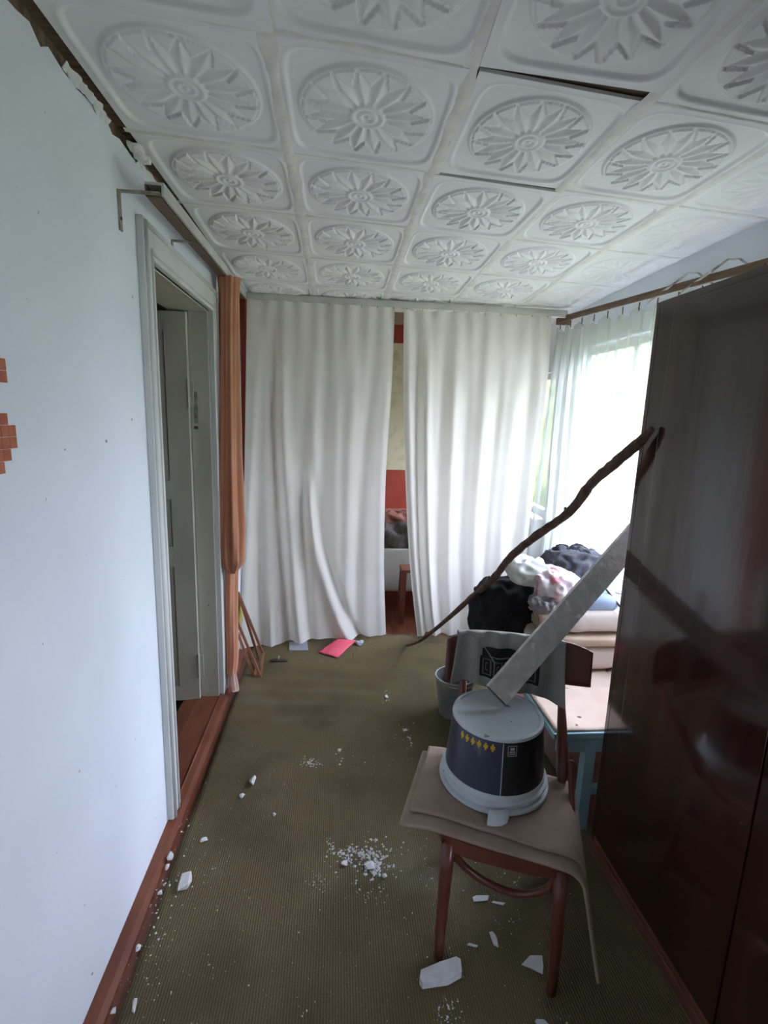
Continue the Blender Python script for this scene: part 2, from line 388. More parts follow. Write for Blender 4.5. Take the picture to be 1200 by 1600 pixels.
# right wall with window opening, plus two added unseen openings that let in light
wy0, wy1, wz0, wz1 = 1.80, 3.62, 0.74, 2.22
by0, by1 = 4.05, 4.75
ny0, ny1, nz0, nz1 = -1.4, -.5, .80, 1.75
obj('wall_right', join(box((XR, YB, -.12), (XR + .12, ny0, 2.62)), box((XR, ny1, -.12), (XR + .12, wy0, 2.62)), box((XR, ny0, -.12), (XR + .12, ny1, nz0)), box((XR, ny0, nz1), (XR + .12, ny1, 2.62)), box((XR, wy1, -.12), (XR + .12, by0, 2.62)), box((XR, wy0, -.12), (XR + .12, wy1, wz0)), box((XR, wy0, wz1), (XR + .12, wy1, 2.62)),
    box((XR, by0, -.12), (XR + .12, by1, .9)), box((XR, by0, 2.1), (XR + .12, by1, 2.62)), box((XR, by1, -.12), (XR + .12, 5.12, 2.62))), M_wall, **ST)
obj('wall_front', box((XL - .12, YB - .12, -.12), (XR + .12, YB, 2.62)), M_wallw, **ST)
# far wall of the alcove: red, wallpaper, red
wb = thing('wall_back', (0.5, 5.0, 0), **ST)
obj('red_wainscot', box((XL, 5.0, -.12), (XR, 5.10, 1.18)), M_red, wb)
obj('wallpaper', box((XL, 5.004, 1.18), (XR, 5.10, 2.385)), M_paper, wb)
obj('red_border', box((XL, 4.996, 2.385), (XR, 5.10, 2.62)), M_red, wb)
obj('trim_2', box((XL, 3.775, -.006), (XL + .038, 3.84, 2.50)), M_red, label='red painted post in the far left corner', **ST)

# ---------------------------------------------------------------- ceiling of embossed tiles
ce = obj('ceiling', box((XL - .12, YB, 2.551), (XR + .12, 5.1, 2.65)), M_dwood, **ST)
CW, CH, SH = 0.487, 0.537, 0.12
def relief(u, v):
    """height below the ceiling plane: sunk panel, proud disc, sixteen creased leaves, ring of lobes, turned centre"""
    r = math.hypot(u, v); th = math.atan2(v, u)
    ss = lambda a, b, x: (lambda t: t * t * (3 - 2 * t))(max(0, min(1, (x - a) / (b - a))))
    q = (abs(u) ** 7 + abs(v) ** 7) ** (1 / 7)
    h = -0.0065 * (1 - ss(0.855, 0.895, q)) + 0.0012 * math.exp(-((q - 0.91) / 0.018) ** 2)
    R = 0.79
    h += 0.0060 * (1 - ss(R - .012, R + .014, r))
    if r < R - .02:
        N = 16; a = (th * N / (2 * PI)) % 1.0 - 0.5; arc = abs(a) * 2 * PI / N * r
        g = -0.0022 * (1 - ss(R - .06, R - .03, r))
        r0, rw, r1, wm = .17, .47, .69, .088
        if r0 < r < r1:
            w = wm * (.12 + .88 * (r - r0) / (rw - r0) if r < rw else (r1 - r) / (r1 - rw))
            if arc < w: g += 0.0085 * min(1, .35 + w / wm) * (1 - arc / w)
        b = 0.5 - abs(a); arb = b * 2 * PI / N * r
        if r > .52:
            w = .125 * (r - .52) / (.74 - .52)
            if arb < w and r < .745: g = max(g, 0.0030)
        if r < 0.215: g = max(g, 0.0010 + 0.0042 * (0.5 + 0.5 * math.cos(r * 2 * PI / 0.088)))
        h += g
    return h
def tile_mesh(name, depth, n=112):
    V, Fs = [], []
    for j in range(n + 1):
        for i in range(n + 1):
            u = -1 + 2 * i / n; v = -1 + 2 * j / n
            x = u * CW / 2; y = v * CH / 2 + SH * x
            V.append((x, y, -depth * relief(u, v)))
    Fs = [(j * (n + 1) + i, (j + 1) * (n + 1) + i, (j + 1) * (n + 1) + i + 1, j * (n + 1) + i + 1) for j in range(n) for i in range(n)]
    # rim going up to give the tile its thickness
    edge = [j for j in range(n + 1)] + [(j + 1) * (n + 1) + n for j in range(n)] + [n * (n + 1) + n - 1 - j for j in range(n)] + [(n - 1 - j) * (n + 1) for j in range(n - 1)]
    m = len(V); V += [(V[e][0], V[e][1], 0.009) for e in edge]
    k = len(edge)
    Fs += [(edge[a], edge[(a + 1) % k], m + (a + 1) % k, m + a) for a in range(k)]
    me = bpy.data.meshes.new(name); me.from_pydata(V, [], Fs); me.update()
    me.polygons.foreach_set('use_smooth', [True] * len(me.polygons)); me.set_sharp_from_angle(angle=1.0)
    me.materials.append(M_tile); return me
TM = tile_mesh('ceiling_tile', 1.15, 140); TM2 = tile_mesh('ceiling_tile_faint', 0.45, 100)
def ceil_z(y, x=0.0): return 2.536 - 0.030 * max(0, y - SH * x - 1.352 - 2 * CH)
rnd = random.Random(11)
for i in range(-1, 4):
    for j in range(-5, 5):
        cx = -0.17 + CW * (i + .5); cy = 1.352 + CH * (j + .5) + SH * cx
        t = bpy.data.objects.new('ceiling_tile', TM2 if i >= 3 else TM); C.objects.link(t); t.parent = ce
        cz = ceil_z(cy, cx); tz = rnd.uniform(-.0015, .001); rx = 0 if j < 2 else -0.030; ry = 0.0; sc = (1, 1, 1); rzz = 0
        if (i, j) == (1, -1): sc = (.985, .975, 1); rzz = -.046; cy -= .024; cz -= .006; rx = .010; cx -= .004
        if (i, j) == (1, 0): sc = (.965, .985, 1); cx += .009; cy += .002; cz += .002
        if (i, j) == (1, 1): sc = (.985, .985, 1); cz -= .003; rzz = .016; cy += .004
        if i == -1: sc = (.985, sc[1], 1); cx += .004
        if (i, j) == (-1, -1): cx += .012; cz -= .006; rzz = -.01
        t.location = Vector((cx, cy, cz + tz)) - ORG['ceiling']; t.rotation_euler = (rx, ry, rzz); t.scale = sc
# paste along the joints between columns and rows
for i in range(0, 4):
    x = -0.17 + CW * i
    def sf(u, v, x=x):
        y = .2 + v * 3.5; w = .019 * (0.7 + 0.8 * (nz((x, y, 0), 9) + .5)); a = (u - .5) * 2
        return Vector((x + a * w, y, ceil_z(y, x) - .0035 + .0035 * a * a * 1.0 - .0015 * nz((x + a, y, 1), 40) - .0004))
    if i != 1 or True: obj('joint_filler', surf(sf, 4, 200), M_seam, ce, smooth=True)
for j in range(0, 5):
    for (xa, xb) in ((-.66, .29), (.82, 1.72)) if j < 2 else ((-.66, 1.72),):
        def sf(u, v, j=j, xa=xa, xb=xb):
            x = xa + v * (xb - xa); y0 = 1.352 + CH * j + SH * x; w = .010 * (0.7 + 0.9 * (nz((x, y0, 0), 9) + .5)); a = (u - .5) * 2
            return Vector((x, y0 + a * w, ceil_z(y0, x) - .003 + .0035 * a * a - .0015 * nz((x, y0 + a, 1), 40)))
        obj('joint_filler', surf(sf, 4, 70), M_seam, ce, smooth=True)
# loose strips of wallpaper and plaster hanging along the left ceiling edge
def strip(p, q, w, seed):
    p, q = Vector(p), Vector(q)
    def f(u, v):
        c = p.lerp(q, v); e = w * (0.35 + 0.9 * abs(nz((v * 3, seed, 0), 2.2)) + .3)
        return c + Vector(((1 - u) * e * .8 - .004 * math.sin(v * 9), .01 * u, -u * e * .45 + .004 * nz((v * 4, seed, u), 3)))
    return surf(f, 3, 26)
ls = thing('peeling_ceiling_edge', (XL + .01, 1.9, 2.49), 'torn whitewashed strips peeling where left wall meets ceiling', 'plaster strip')
obj('torn_strip', strip((XL + .002, 1.47, 2.518), (XL + .002, 1.72, 2.515), .028, 1), M_wallw, ls, solid=.002)
obj('torn_strip', strip((XL + .002, 1.93, 2.512), (XL + .002, 2.45, 2.505), .026, 2), M_wallw, ls, solid=.002)
obj('torn_strip', strip((XL + .002, 2.55, 2.503), (XL + .002, 3.66, 2.485), .022, 3), M_wallw, ls, solid=.002)
obj('crumbled_filling', join(*[puff((XL + .03, 1.86 + .035 * k, 2.512), (.022, .03, .012), .8, .8, amp=.012, freq=40, seed=k, nu=14, nv=8) for k in range(3)]), M_seam, ls)

# ---------------------------------------------------------------- doorway, door, side room
d = thing('door_1', (XL, 2.44, 0), **ST)
def casing(lo, hi, nm='casing', m=M_cream): return obj(nm, box(lo, hi), m, d, bevel=.003)
cx1 = XL + .024
# near upright, moulded in steps
casing((XL, 1.912, .0155), (cx1, 2.012, 2.335)); obj('casing_bead', tube([(cx1, 1.930, .0155), (cx1, 1.930, 2.325)], .010, 10), M_cream, d, smooth=True)
obj('casing_bead', tube([(cx1, 1.985, .0155), (cx1, 1.985, 2.25)], .006, 8), M_cream, d, smooth=True)
casing((XL, 2.012, 2.215), (cx1, 2.885, 2.335)); obj('casing_bead', tube([(cx1, 1.95, 2.318), (cx1, 2.99, 2.318)], .009, 10), M_cream, d, smooth=True)
obj('casing_bead', tube([(cx1, 1.99, 2.238), (cx1, 2.90, 2.238)], .006, 8), M_cream, d, smooth=True)
casing((XL, 2.885, .0155), (cx1, 2.985, 2.335)); obj('casing_bead', tube([(cx1, 2.968, .0155), (cx1, 2.968, 2.325)], .010, 10), M_cream, d, smooth=True)
casing((XL - .20, 1.985, 0), (XL, 2.012, 2.215), 'jamb'); casing((XL - .10, 2.862, 0), (XL, 2.885, 2.215), 'jamb', M_leaf); casing((XL - .20, 2.885, 0), (XL - .10, 2.905, 2.215), 'jamb_rebate', M_leaf)
casing((XL - .20, 2.0, 2.205), (XL, 2.885, 2.235), 'head_jamb', M_leaf)
obj('threshold', prism([(XL - .20, -.03), (XL + .052, -.03), (XL + .052, .003), (XL + .034, .013), (XL - .005, .020), (XL - .12, .022), (XL - .20, .012)], 'y', 2.0, 2.885), M_floor, d)
obj('threshold_edge', tube([(XL + .004, 2.013, .019), (XL + .004, 2.884, .019)], .006, 8), M_floor, d, smooth=True)
# leaf swung into the side room, seen face on
lx1 = -.785; lx0 = -1.50; ly = 2.835; lz0, lz1 = .012, 2.195
leaf = thing('door_leaf', (lx1, ly, 0), parent=d)
obj('core', box((lx0, ly + .014, lz0), (lx1, ly + .04, lz1)), M_leaf, leaf)
zr = [lz0, .10, .83, .95, 1.215, 1.32, 2.10, lz1]
obj('stile', box((lx1 - .115, ly, lz0), (lx1, ly + .0145, lz1)), M_leaf, leaf, bevel=.002)
obj('stile', box((lx0, ly, lz0), (lx0 + .115, ly + .0145, lz1)), M_leaf, leaf, bevel=.002)
for a, b in ((0, 1), (2, 3), (4, 5), (6, 7)):
    obj('rail', box((lx0 + .115, ly, zr[a]), (lx1 - .115, ly + .0145, zr[b])), M_leaf, leaf, bevel=.002)
for a, b in ((1, 2), (3, 4), (5, 6)):
    obj('panel', box((lx0 + .15, ly + .006, zr[a] + .03), (lx1 - .15, ly + .0145, zr[b] - .03)), M_leaf, leaf, bevel=.004)
hg = obj('hinge', join(box((lx1, ly - .006, .17), (lx1 + .028, ly + .0, .30)), tube([(lx1 + .002, ly - .006, .16), (lx1 + .002, ly - .006, .31)], .007, 8)), M_leaf, d)
hg2 = hg.copy(); hg2.location.z += 1.55; C.objects.link(hg2)
obj('strike_plate', box((XL - .085, 2.858, 1.63), (XL - .065, 2.863, 1.80)), M_metal, d)
obj('lock_hole', box((XL - .088, 2.856, 1.60), (XL - .068, 2.862, 1.615)), M_endg, d)
# side room
obj('wall_side_room', join(box((-3.2, .9, -.12), (-3.1, 4.2, 2.62)), box((-3.2, 4.1, -.12), (XL - .12, 4.2, 2.62)), box((-3.2, .9, -.12), (XL - .12, 1.0, 2.62))), M_paper, **ST)
obj('floor_side_room', box((-3.2, .9, -.14), (XL - .12, 4.2, -.035)), M_dirt, **ST)
obj('ceiling_side_room', box((-3.2, .9, 2.5), (XL - .12, 4.2, 2.62)), M_dwood, **ST)
rug = obj('side_room_litter', puff((-1.02, 2.55, -.03), (.13, .17, .018), .6, .5, amp=.02, freq=14, seed=4, floor=-.035), M_dirt, label='brown scrap of floor covering lying just inside the open doorway', cat='floor scrap')

# ---------------------------------------------------------------- windows
def window(name, y0, y1, z0, z1, cols, transom=None):
    w = thing(name, (XR + .05, (y0 + y1) / 2, z0), **ST)
    xa, xb = XR + .035, XR + .085; t = .055
    obj('frame', join(box((xa, y0, z0), (xb, y0 + t, z1)), box((xa, y1 - t, z0), (xb, y1, z1)), box((xa, y0 + t, z0), (xb, y1 - t, z0 + t)), box((xa, y0 + t, z1 - t), (xb, y1 - t, z1))), M_cream, w)
    cw = (y1 - y0) / cols
    for k in range(1, cols): obj('mullion', box((xa, y0 + cw * k - .028, z0 + t), (xb, y0 + cw * k + .028, z1 - t)), M_cream, w, bevel=.003)
    zs = [z0 + t, z1 - t]
    if transom:
        zs.insert(1, transom)
        for k in range(cols): obj('transom', box((xa + .004, y0 + cw * k + .028, transom - .022), (xb - .004, y0 + cw * (k + 1) - .028, transom + .022)), M_cream, w)
    for k in range(cols):
        for a, b in zip(zs[:-1], zs[1:]):
            obj('pane', box((xa + .022, y0 + cw * k + .01, a), (xa + .026, y0 + cw * (k + 1) - .01, b)), M_glass, w)
    obj('sill', box((XR - .10, y0 - .04, z0 - .03), (XR + .035, y1 + .04, z0)), M_cream, w, bevel=.004)
    return w
window('window_1', wy0, wy1, wz0, wz1, 3, 1.90)
window('added_alcove_window', by0, by1, .9, 2.1, 1)  # unseen window, added to bring light into the alcove
window('added_rear_window', ny0, ny1, nz0, nz1, 2)  # added behind the camera to brighten left wall and near ceiling

# ---------------------------------------------------------------- outside
obj('lawn', box((XR + .14, -8, -.6), (40, 30, -.5)), M_grass, label='bright green lawn outside the window', cat='lawn', kind='stuff')
rnd = random.Random(5)
def bush(c, r, seed, label):
    t = thing('garden_bush', (c[0], c[1], -.5), label, 'bush', 'garden bushes outside')
    obj('foliage', puff(c, r, .9, .9, amp=r[0] * .35, freq=1.6, seed=seed, nu=40, nv=24), M_bush, t, smooth=True)
    obj('trunk', tube([(c[0], c[1], -.55), (c[0], c[1], c[2])], [.12, .08], 8), M_branch, t)
BL = ['green bush behind the net curtain, nearest the middle of the window', 'green garden bush farther back at the far side of window', 'low green bush outside, toward the wardrobe side of window', 'largest distant green bush beyond the others', 'green bush outside hidden mostly by the wardrobe']
for k, (c, r) in enumerate([((7.2, 9.3, 1.3), (1.9, 1.9, 2.0)), ((6.3, 13.6, 1.5), (2.1, 2.1, 2.3)), ((8.0, 4.8, 1.2), (1.9, 2.0, 2.0)), ((13.5, 15.5, 3.0), (3.6, 3.6, 3.9)), ((9.0, 0.2, 1.5), (1.9, 2.0, 2.2))]):
    bush(c, r, k + 1, BL[k])

# ---------------------------------------------------------------- wall squares at left edge
wd = thing('mosaic_decoration', (XL, 1.08, 1.62), 'terracotta squares stuck on left wall at the photo edge', 'wall decoration')
sq = .0245
def wsq(y, z, w=sq, h=sq): obj('square', box((XL, y, z), (XL + .004, y + w - .0012, z + h - .0012)), M_terra, wd, bevel=.0006)
for r_, (zz, ye) in enumerate(((1.658, 1.131), (1.6335, 1.1545), (1.609, 1.1545), (1.5845, 1.131), (1.560, 1.1065))):
    h = sq
    for k in range(3 + (r_ in (1, 2)) - (r_ == 4)): wsq(ye - sq * (k + 1), zz)
for r_ in range(2):
    for k in range(2): wsq(1.143 - sq * (k + 1), 1.743 + r_ * sq)

# ---------------------------------------------------------------- left curtain rail with brackets
lr = thing('door_curtain_rail', (-.60, 2.75, 2.38), 'old painted wooden curtain rail running above the doorway on left wall', 'curtain rail')
A = Vector((-.583, 1.815, 2.372)); B = Vector((-.650, 3.70, 2.462))
dirv = (B - A).normalized(); side = Vector((1, .03, 0)).normalized()
def along(off, z0, z1, x0, x1): 
    V = []
    for e in (A, B):
        for a, b in ((x0, z0), (x1, z0), (x1, z1), (x0, z1)): V.append(e + side * a + Vector((0, 0, b)))
    return V, [(0, 3, 2, 1), (4, 5, 6, 7), (0, 1, 5, 4), (1, 2, 6, 5), (2, 3, 7, 6), (3, 0, 4, 7)]
obj('top_board', along(0, .018, .026, -.028, .030), M_rail, lr)
obj('front_board', along(0, -.014, .018, .022, .030), M_rail, lr)
obj('back_board', along(0, -.014, .018, -.028, -.022), M_railw, lr)
obj('slider_track', along(0, -.018, -.012, -.024, .018), M_railw, lr)
def wall_bracket(y, x1, z):
    bq = thing('rail_bracket', (XL, y, z - .1), parent=lr)
    obj('wall_plate', box((XL, y - .010, z - .115), (XL + .004, y + .012, z)), M_metal, bq)
    obj('arm', box((XL, y - .009, z - .004), (x1, y + .011, z)), M_metal, bq)
    obj('screw', tube([(XL + .003, y + .001, z - .08), (XL + .007, y + .001, z - .08)], .005, 8), M_endg, bq)
wall_bracket(1.782, -.555, 2.356)
wall_bracket(2.30, -.60, 2.375)
wall_bracket(3.15, -.62, 2.415)

# ---------------------------------------------------------------- back rail
br = thing('alcove_curtain_rail', (.45, 3.72, 2.47), 'long white curtain rail across the far alcove opening', 'curtain rail')
RL, RR = PY(379, 462, 3.72), PY(886, 491, 3.70)
obj('board', bar(RL, RR, .022, .036), M_rail, br, bevel=.002)
obj('upper_lip', bar(RL + Vector((0, .02, .022)), RR + Vector((0, .02, .022)), .05, .006), M_rail, br)
obj('end_hook', tube(smoothpts([RR + Vector((0, 0, .0)), RR + Vector((.03, -.01, -.01)), RR + Vector((.035, -.02, -.04))], 4), .004, 8), M_metal, br)

# ---------------------------------------------------------------- curtains
def curtain(top, left, right, folds, nu=220, nv=110, nrm=(0, -1, 0), base=0.0, hem=None, sag=0.004, pleats=10, pamp=.014, seed=0):
    """left/right: lists of world points from top to bottom; folds: (s_top, s_bot, amplitude, width, t_start, power)"""
    nrm = Vector(nrm)
    def ev(P, t):
        k = t * (len(P) - 1); i = min(int(k), len(P) - 2); f = k - i
        p0, p1, p2, p3 = P[max(i - 1, 0)], P[i], P[i + 1], P[min(i + 2, len(P) - 1)]
        return 0.5 * ((2 * p1) + (p2 - p0) * f + (2 * p0 - 5 * p1 + 4 * p2 - p3) * f * f + (3 * p1 - p0 - 3 * p2 + p3) * f ** 3)
    def fn(s, t):
        p = ev(left, t).lerp(ev(right, t), s)
        dsp = 0
        top_f = math.exp(-(t / .12) ** 2)
        ph = s * pleats * 2 * PI + 1.3 * nz((s * 3, 0, seed), 1.0) * 2
        dsp += pamp * (0.45 + .55 * top_f) * math.sin(ph + 1.2 * t * nz((s * 4, seed, 2))) * (1 - .6 * t)
        dsp += pamp * .5 * math.sin(ph * .5 + 2 + t) * (0.4 + t)
        for (s0, s1, a, w, t0, pw) in folds:
            sc = s0 + (s1 - s0) * t ** pw
            g = min(1, max(0, (t - t0) / .25)); dsp += a * g * math.exp(-((s - sc) / w) ** 2)
        dsp += .010 * nz((s * 5, t * 1.6, seed)) * (0.3 + t)
        p = p + nrm * dsp
        zt = -sag * (0.5 - 0.5 * math.cos(s * pleats * 2 * PI)) * math.exp(-t * 40)
        p.z += zt
        if hem and t > .8: p.z += hem(s) * ((t - .8) / .2) ** 2
        return p
    return surf(fn, nu, nv)
yb = 3.71
def c1hem(s): return -.03 * s + .0
c1 = thing('white_curtain', (-.1, yb, 0), 'left white cotton curtain hanging across the far alcove, torn hem on the carpet', 'curtain')
L1 = [PY(u, v, y) for u, v, y in ((386, 466, yb), (384, 600, 3.69), (382, 740, 3.68), (380, 880, 3.64), (377, 1011, 3.53))]
R1 = [PY(u, v, y) for u, v, y in ((617, 480, yb), (612, 600, 3.70), (603, 740, 3.70), (600, 880, 3.70), (603, 990, 3.68))]
f1 = [(0.10, 0.0, .030, .035, .0, 1.0), (0.17, 0.32, -.05, .045, .0, 1.6), (.22, .40, .050, .05, .1, 1.4), (.36, .46, -.025, .04, .2, 1.2), (.45, .52, .03, .05, .15, 1.3), (.42, .82, -.045, .035, .35, 3.0),
      (.40, .74, .045, .05, .35, 3.0), (.62, .66, .022, .04, .1, 1), (.75, .72, .035, .05, .1, 1), (.86, .80, -.025, .035, .1, 1), (.97, .97, .02, .03, .0, 1), (.05, .13, -.03, .03, .55, 1), (.14, .20, .03, .02, .8, 1)]
obj('drape', curtain(None, L1, R1, f1, pleats=9, pamp=.011, seed=2, hem=lambda s: .0 - .012 * math.sin(s * 9)), M_curt, c1, smooth=True)
for k in range(10):
    p = PY(390 + 25 * k, 467 + 1.45 * k, yb); obj('curtain_hook', tube([p + Vector((0, .004, -.012)), p + Vector((0, .004, .014))], .0025, 6), M_metal, c1)
c2 = thing('white_curtain', (.95, yb, 0), 'right white cotton curtain hanging between the alcove gap and the window corner', 'curtain')
L2 = [PY(u, v, y) for u, v, y in ((631, 484, yb), (630, 600, 3.70), (633, 740, 3.70), (640, 880, 3.70), (652, 994, 3.68))]
R2 = [PY(u, v, y) for u, v, y in ((862, 493, yb), (855, 600, 3.72), (838, 740, 3.72), (824, 850, 3.72), (815, 985, 3.72))]
f2 = [(0.04, .05, .025, .03, 0, 1), (.10, .09, -.035, .025, .0, 1), (.17, .15, .045, .035, 0, 1), (.27, .24, -.025, .03, .0, 1), (.36, .30, .035, .04, .05, 1), (.46, .42, -.025, .035, .1, 1), (.56, .52, .035, .045, .1, 1), (.68, .62, -.02, .03, .1, 1),
      (.78, .76, .035, .045, .1, 1), (.88, .88, -.03, .04, .05, 1), (.96, .96, .02, .03, 0, 1), (.05, .12, -.05, .03, .85, 1)]
obj('drape', curtain(None, L2, R2, f2, pleats=9, pamp=.012, seed=5, hem=lambda s: .01 * math.sin(s * 14) + .03 * s), M_curt, c2, smooth=True)
for k in range(10):
    p = PY(636 + 24.5 * k, 485 + .95 * k, yb); obj('curtain_hook', tube([p + Vector((0, .004, -.012)), p + Vector((0, .004, .014))], .0025, 6), M_metal, c2)

# window rod (two parallel wooden slats) with hooks on the right wall, net curtain
xr = 1.64
ra, rb = PX(868, 498, 1.62), PX(1100, 448, xr)
ra.y = min(ra.y, 3.70)
wr = thing('window_curtain_rod', (xr, 2.9, 2.4), 'double brown wooden curtain rod above the net-curtained window', 'curtain rail')
R_a = Vector((1.60, 3.69, 2.405)); R_b = Vector((1.66, 1.95, 2.315))
obj('front_slat', bar(R_a + Vector((-.035, 0, 0)), R_b + Vector((-.035, 0, 0)), .014, .018), M_railw, wr, bevel=.002)
obj('rear_slat', bar(R_a + Vector((.02, 0, .034)), R_b + Vector((.02, 0, .030)), .016, .022), M_railw, wr, bevel=.002)
obj('end_block', bar(R_a + Vector((-.05, .0, .0)), R_a + Vector((.05, .0, .0)), .025, .045), M_railw, wr, bevel=.003)
def zig(y, z0):
    pts = [(XR, y - .16, z0 - .02), (XR - .02, y - .05, z0 + .065), (XR - .05, y - .02, z0 + .07), (R_a.x - .005, y + .11, z0 - .03), (R_a.x - .01, y + .13, z0 - .045)]
    bq = obj('bracket', tube([Vector(p) for p in pts], .009, 6, squash=.5), M_metal, wr)
zig(2.52, 2.36); zig(2.26, 2.35)
nc = thing('net_curtain', (1.62, 3.0, .6), 'translucent white net curtain hanging in front of the bright window', 'curtain')
def netfn(s, t):
    y = 3.73 - s * 1.75
    ztop = R_a.z + (R_b.z - R_a.z) * s - .028
    n = 11; k = (s * n) % 1
    scal = -.045 * (4 * k * (1 - k)) ** .8
    z = (ztop + scal) * (1 - t) + (.60 + .05 * nz((s * 3, 0, 0))) * t
    amp = .022 + .018 * t
    x = 1.585 + .05 * s + amp * math.sin(s * n * 2 * PI * 1.5 + 1.5 * nz((s * 5, t, 3))) + .015 * nz((s * 8, t * 2, 1))
    y += .02 * math.sin(s * 40 + t * 2) * .4
    if s < .12: # gathered end drifts into the corner
        x -= (.12 - s) / .12 * (.01 + .10 * t) + .012 * math.sin(s * 300)
    return Vector((x, y, z))
obj('net', surf(netfn, 320, 60), M_sheer, nc, smooth=True)
for k in range(12):
    s = k / 11; p = Vector((1.585 + .05 * s, 3.70 - s * 1.72, R_a.z + (R_b.z - R_a.z) * s - .022))
    obj('clip', join(tube([p + Vector((0, 0, .012)), p + Vector((0, 0, -.03))], .0035, 6)), M_railw, nc)

# ---------------------------------------------------------------- peach door curtain
pc = thing('peach_curtain', (-.61, 2.98, 0), 'peach curtain bunched at the far side of the doorway, its lower part tucked up', 'curtain')
def bundle(path, rads, lobes, seed, nu=64, nv=90, sq=(1, 1)):
    P = smoothpts(path, 12); n = len(P) - 1
    def ri(t):
        k = t * (len(rads) - 1); i = min(int(k), len(rads) - 2); f = k - i; f = f * f * (3 - 2 * f); return rads[i] * (1 - f) + rads[i + 1] * f
    def fn(s, t):
        c = P[min(n, int(t * n + .5))]; c = P[min(n, int(t * n))].lerp(P[min(n, int(t * n) + 1)], t * n - int(t * n)); th = s * 2 * PI; r = ri(t)
        k = 1 + (.17 + .07 * math.sin(2 * t + th)) * math.cos(th * lobes + 1.2 * math.sin(3 * t + seed) + .8 * math.sin(th)) + .08 * math.cos(th * (lobes * 2 + 1) + 3 * t)
        return c + Vector((math.cos(th) * r * k * sq[0], math.sin(th) * r * k * sq[1], 0))
    return surf(fn, nu, nv)
obj('upper_drape', bundle([(-.598, 3.03, 2.415), (-.600, 3.0, 2.1), (-.606, 2.985, 1.5), (-.604, 2.965, 1.0), (-.606, 2.965, .76)], [.062, .055, .054, .057, .062, .070, .078, .072, .030], 5, 1, sq=(.85, 1.0)), M_orange, pc, smooth=True)
obj('tail', bundle([(-.622, 3.0, .82), (-.628, 2.99, .5), (-.625, 2.98, .25), (-.628, 2.96, .12)], [.046, .046, .042, .036], 4, 3, sq=(.8, 1.1)), M_orange, pc, smooth=True)
obj('tail_end', bundle([(-.625, 2.975, .20), (-.618, 2.95, .10), (-.600, 2.915, .045), (-.592, 2.89, .036)], [.022, .024, .026, .024, .018], 3, 4, nv=36, sq=(.9, .9)), cloth('pale_peach', (.60, .38, .31), (.66, .45, .38), .2), pc, smooth=True)

# ---------------------------------------------------------------- carpet
def carpet_fn(u, v):
    x = -.596 + u * 1.70; y = -1.6 + v * 5.36
    if v > .97: y += .02 * math.sin(u * 5) + .10 * (u - .2) * (v - .97) / .03 * -.3
    z = 0
    if 2.3 < y < 3.4 and x < .6:
        w = math.exp(-((y - 2.86) / .22) ** 2) * max(0, min(1, (.55 - x) / .5))
        z += .010 * w * (math.sin((y + .12 * x) * 42) * .5 + .5)
    z += .0010 * nz((x, y, 0), 2.2)
    return Vector((x, y, z + .001))
cv, cfs = surf(carpet_fn, 60, 420)
obj('carpet', (cv, cfs), M_carpet, label='olive green ribbed carpet runner covering the floor', cat='carpet', smooth=True, solid=.006)

# ---------------------------------------------------------------- wardrobe
wx, wya, wyb, wh = 1.057, .32, 1.706, 2.10
wr2 = thing('wardrobe', ((wx + 1.70) / 2, (wya + wyb) / 2, 0), 'tall dark glossy varnished wardrobe filling the right side', 'wardrobe')
obj('far_side_panel', box((wx, wyb - .022, .0), (1.70, wyb, wh)), M_varn, wr2, bevel=.002)
obj('near_side_panel', box((wx, wya, .0), (1.70, wya + .022, wh)), M_varn, wr2, bevel=.002)
obj('top_panel', box((wx, wya + .022, wh - .02), (1.70, wyb - .022, wh)), M_varn, wr2)
obj('back_panel', box((1.688, wya + .022, .06), (1.70, wyb - .022, wh - .02)), M_varnm, wr2)
obj('bottom_panel', box((wx, wya + .022, .045), (1.688, wyb - .022, .065)), M_varnm, wr2)
obj('front_stile', box((wx, wyb - .098, .065), (wx + .02, wyb - .0225, wh - .02)), M_varn, wr2, bevel=.0015)
obj('plinth_rail', box((wx - .012, wya, .0), (wx + .010, wyb, .045)), M_varnm, wr2, bevel=.004)
for k, (a, b) in enumerate(((1.022, 1.604), (.345, 1.016))):
    dd = thing('door', (wx, (a + b) / 2, .07), parent=wr2)
    obj('leaf', box((wx - .004, a, .068), (wx + .018, b, wh - .022)), M_varn, dd, bevel=.002)
    kb = a + .04 if k == 0 else b - .04
    if k == 1: obj('keyhole', tube([(wx - .006, kb, 1.05), (wx - .003, kb, 1.05)], .009, 12), M_metal, dd)

# ---------------------------------------------------------------- chair
ang = -math.atan2(.132, .345)
ux = Vector((math.cos(ang), math.sin(ang), 0)); uy = Vector((-math.sin(ang), math.cos(ang), 0))
O = Vector((.505, 1.237, 0))          # middle between the front feet
def cp(a, b, z): return O + ux * a + uy * b + Vector((0, 0, z))
CB = Vector((.685, 1.717, 0)); aB = math.radians(-8)
ub = Vector((math.cos(aB), math.sin(aB), 0)); nbk = Vector((-math.sin(aB), math.cos(aB), 0))
def bp(a, off, z): return CB + ub * a + nbk * (off - .045 * (a / .26) ** 2) + Vector((0, 0, z))
ch = thing('wooden_chair', cp(0, .2, 0), 'red brown bentwood chair holding the upturned bucket', 'chair')
for s in (-1, 1):
    obj('front_leg', tube([cp(s * .172, .01, 0), cp(s * .172, .012, .1), cp(s * .168, .02, .30), cp(s * .165, .025, .425)], [.0145, .0165, .0205, .022], 14), M_chair, ch, smooth=True)
sh_ = []
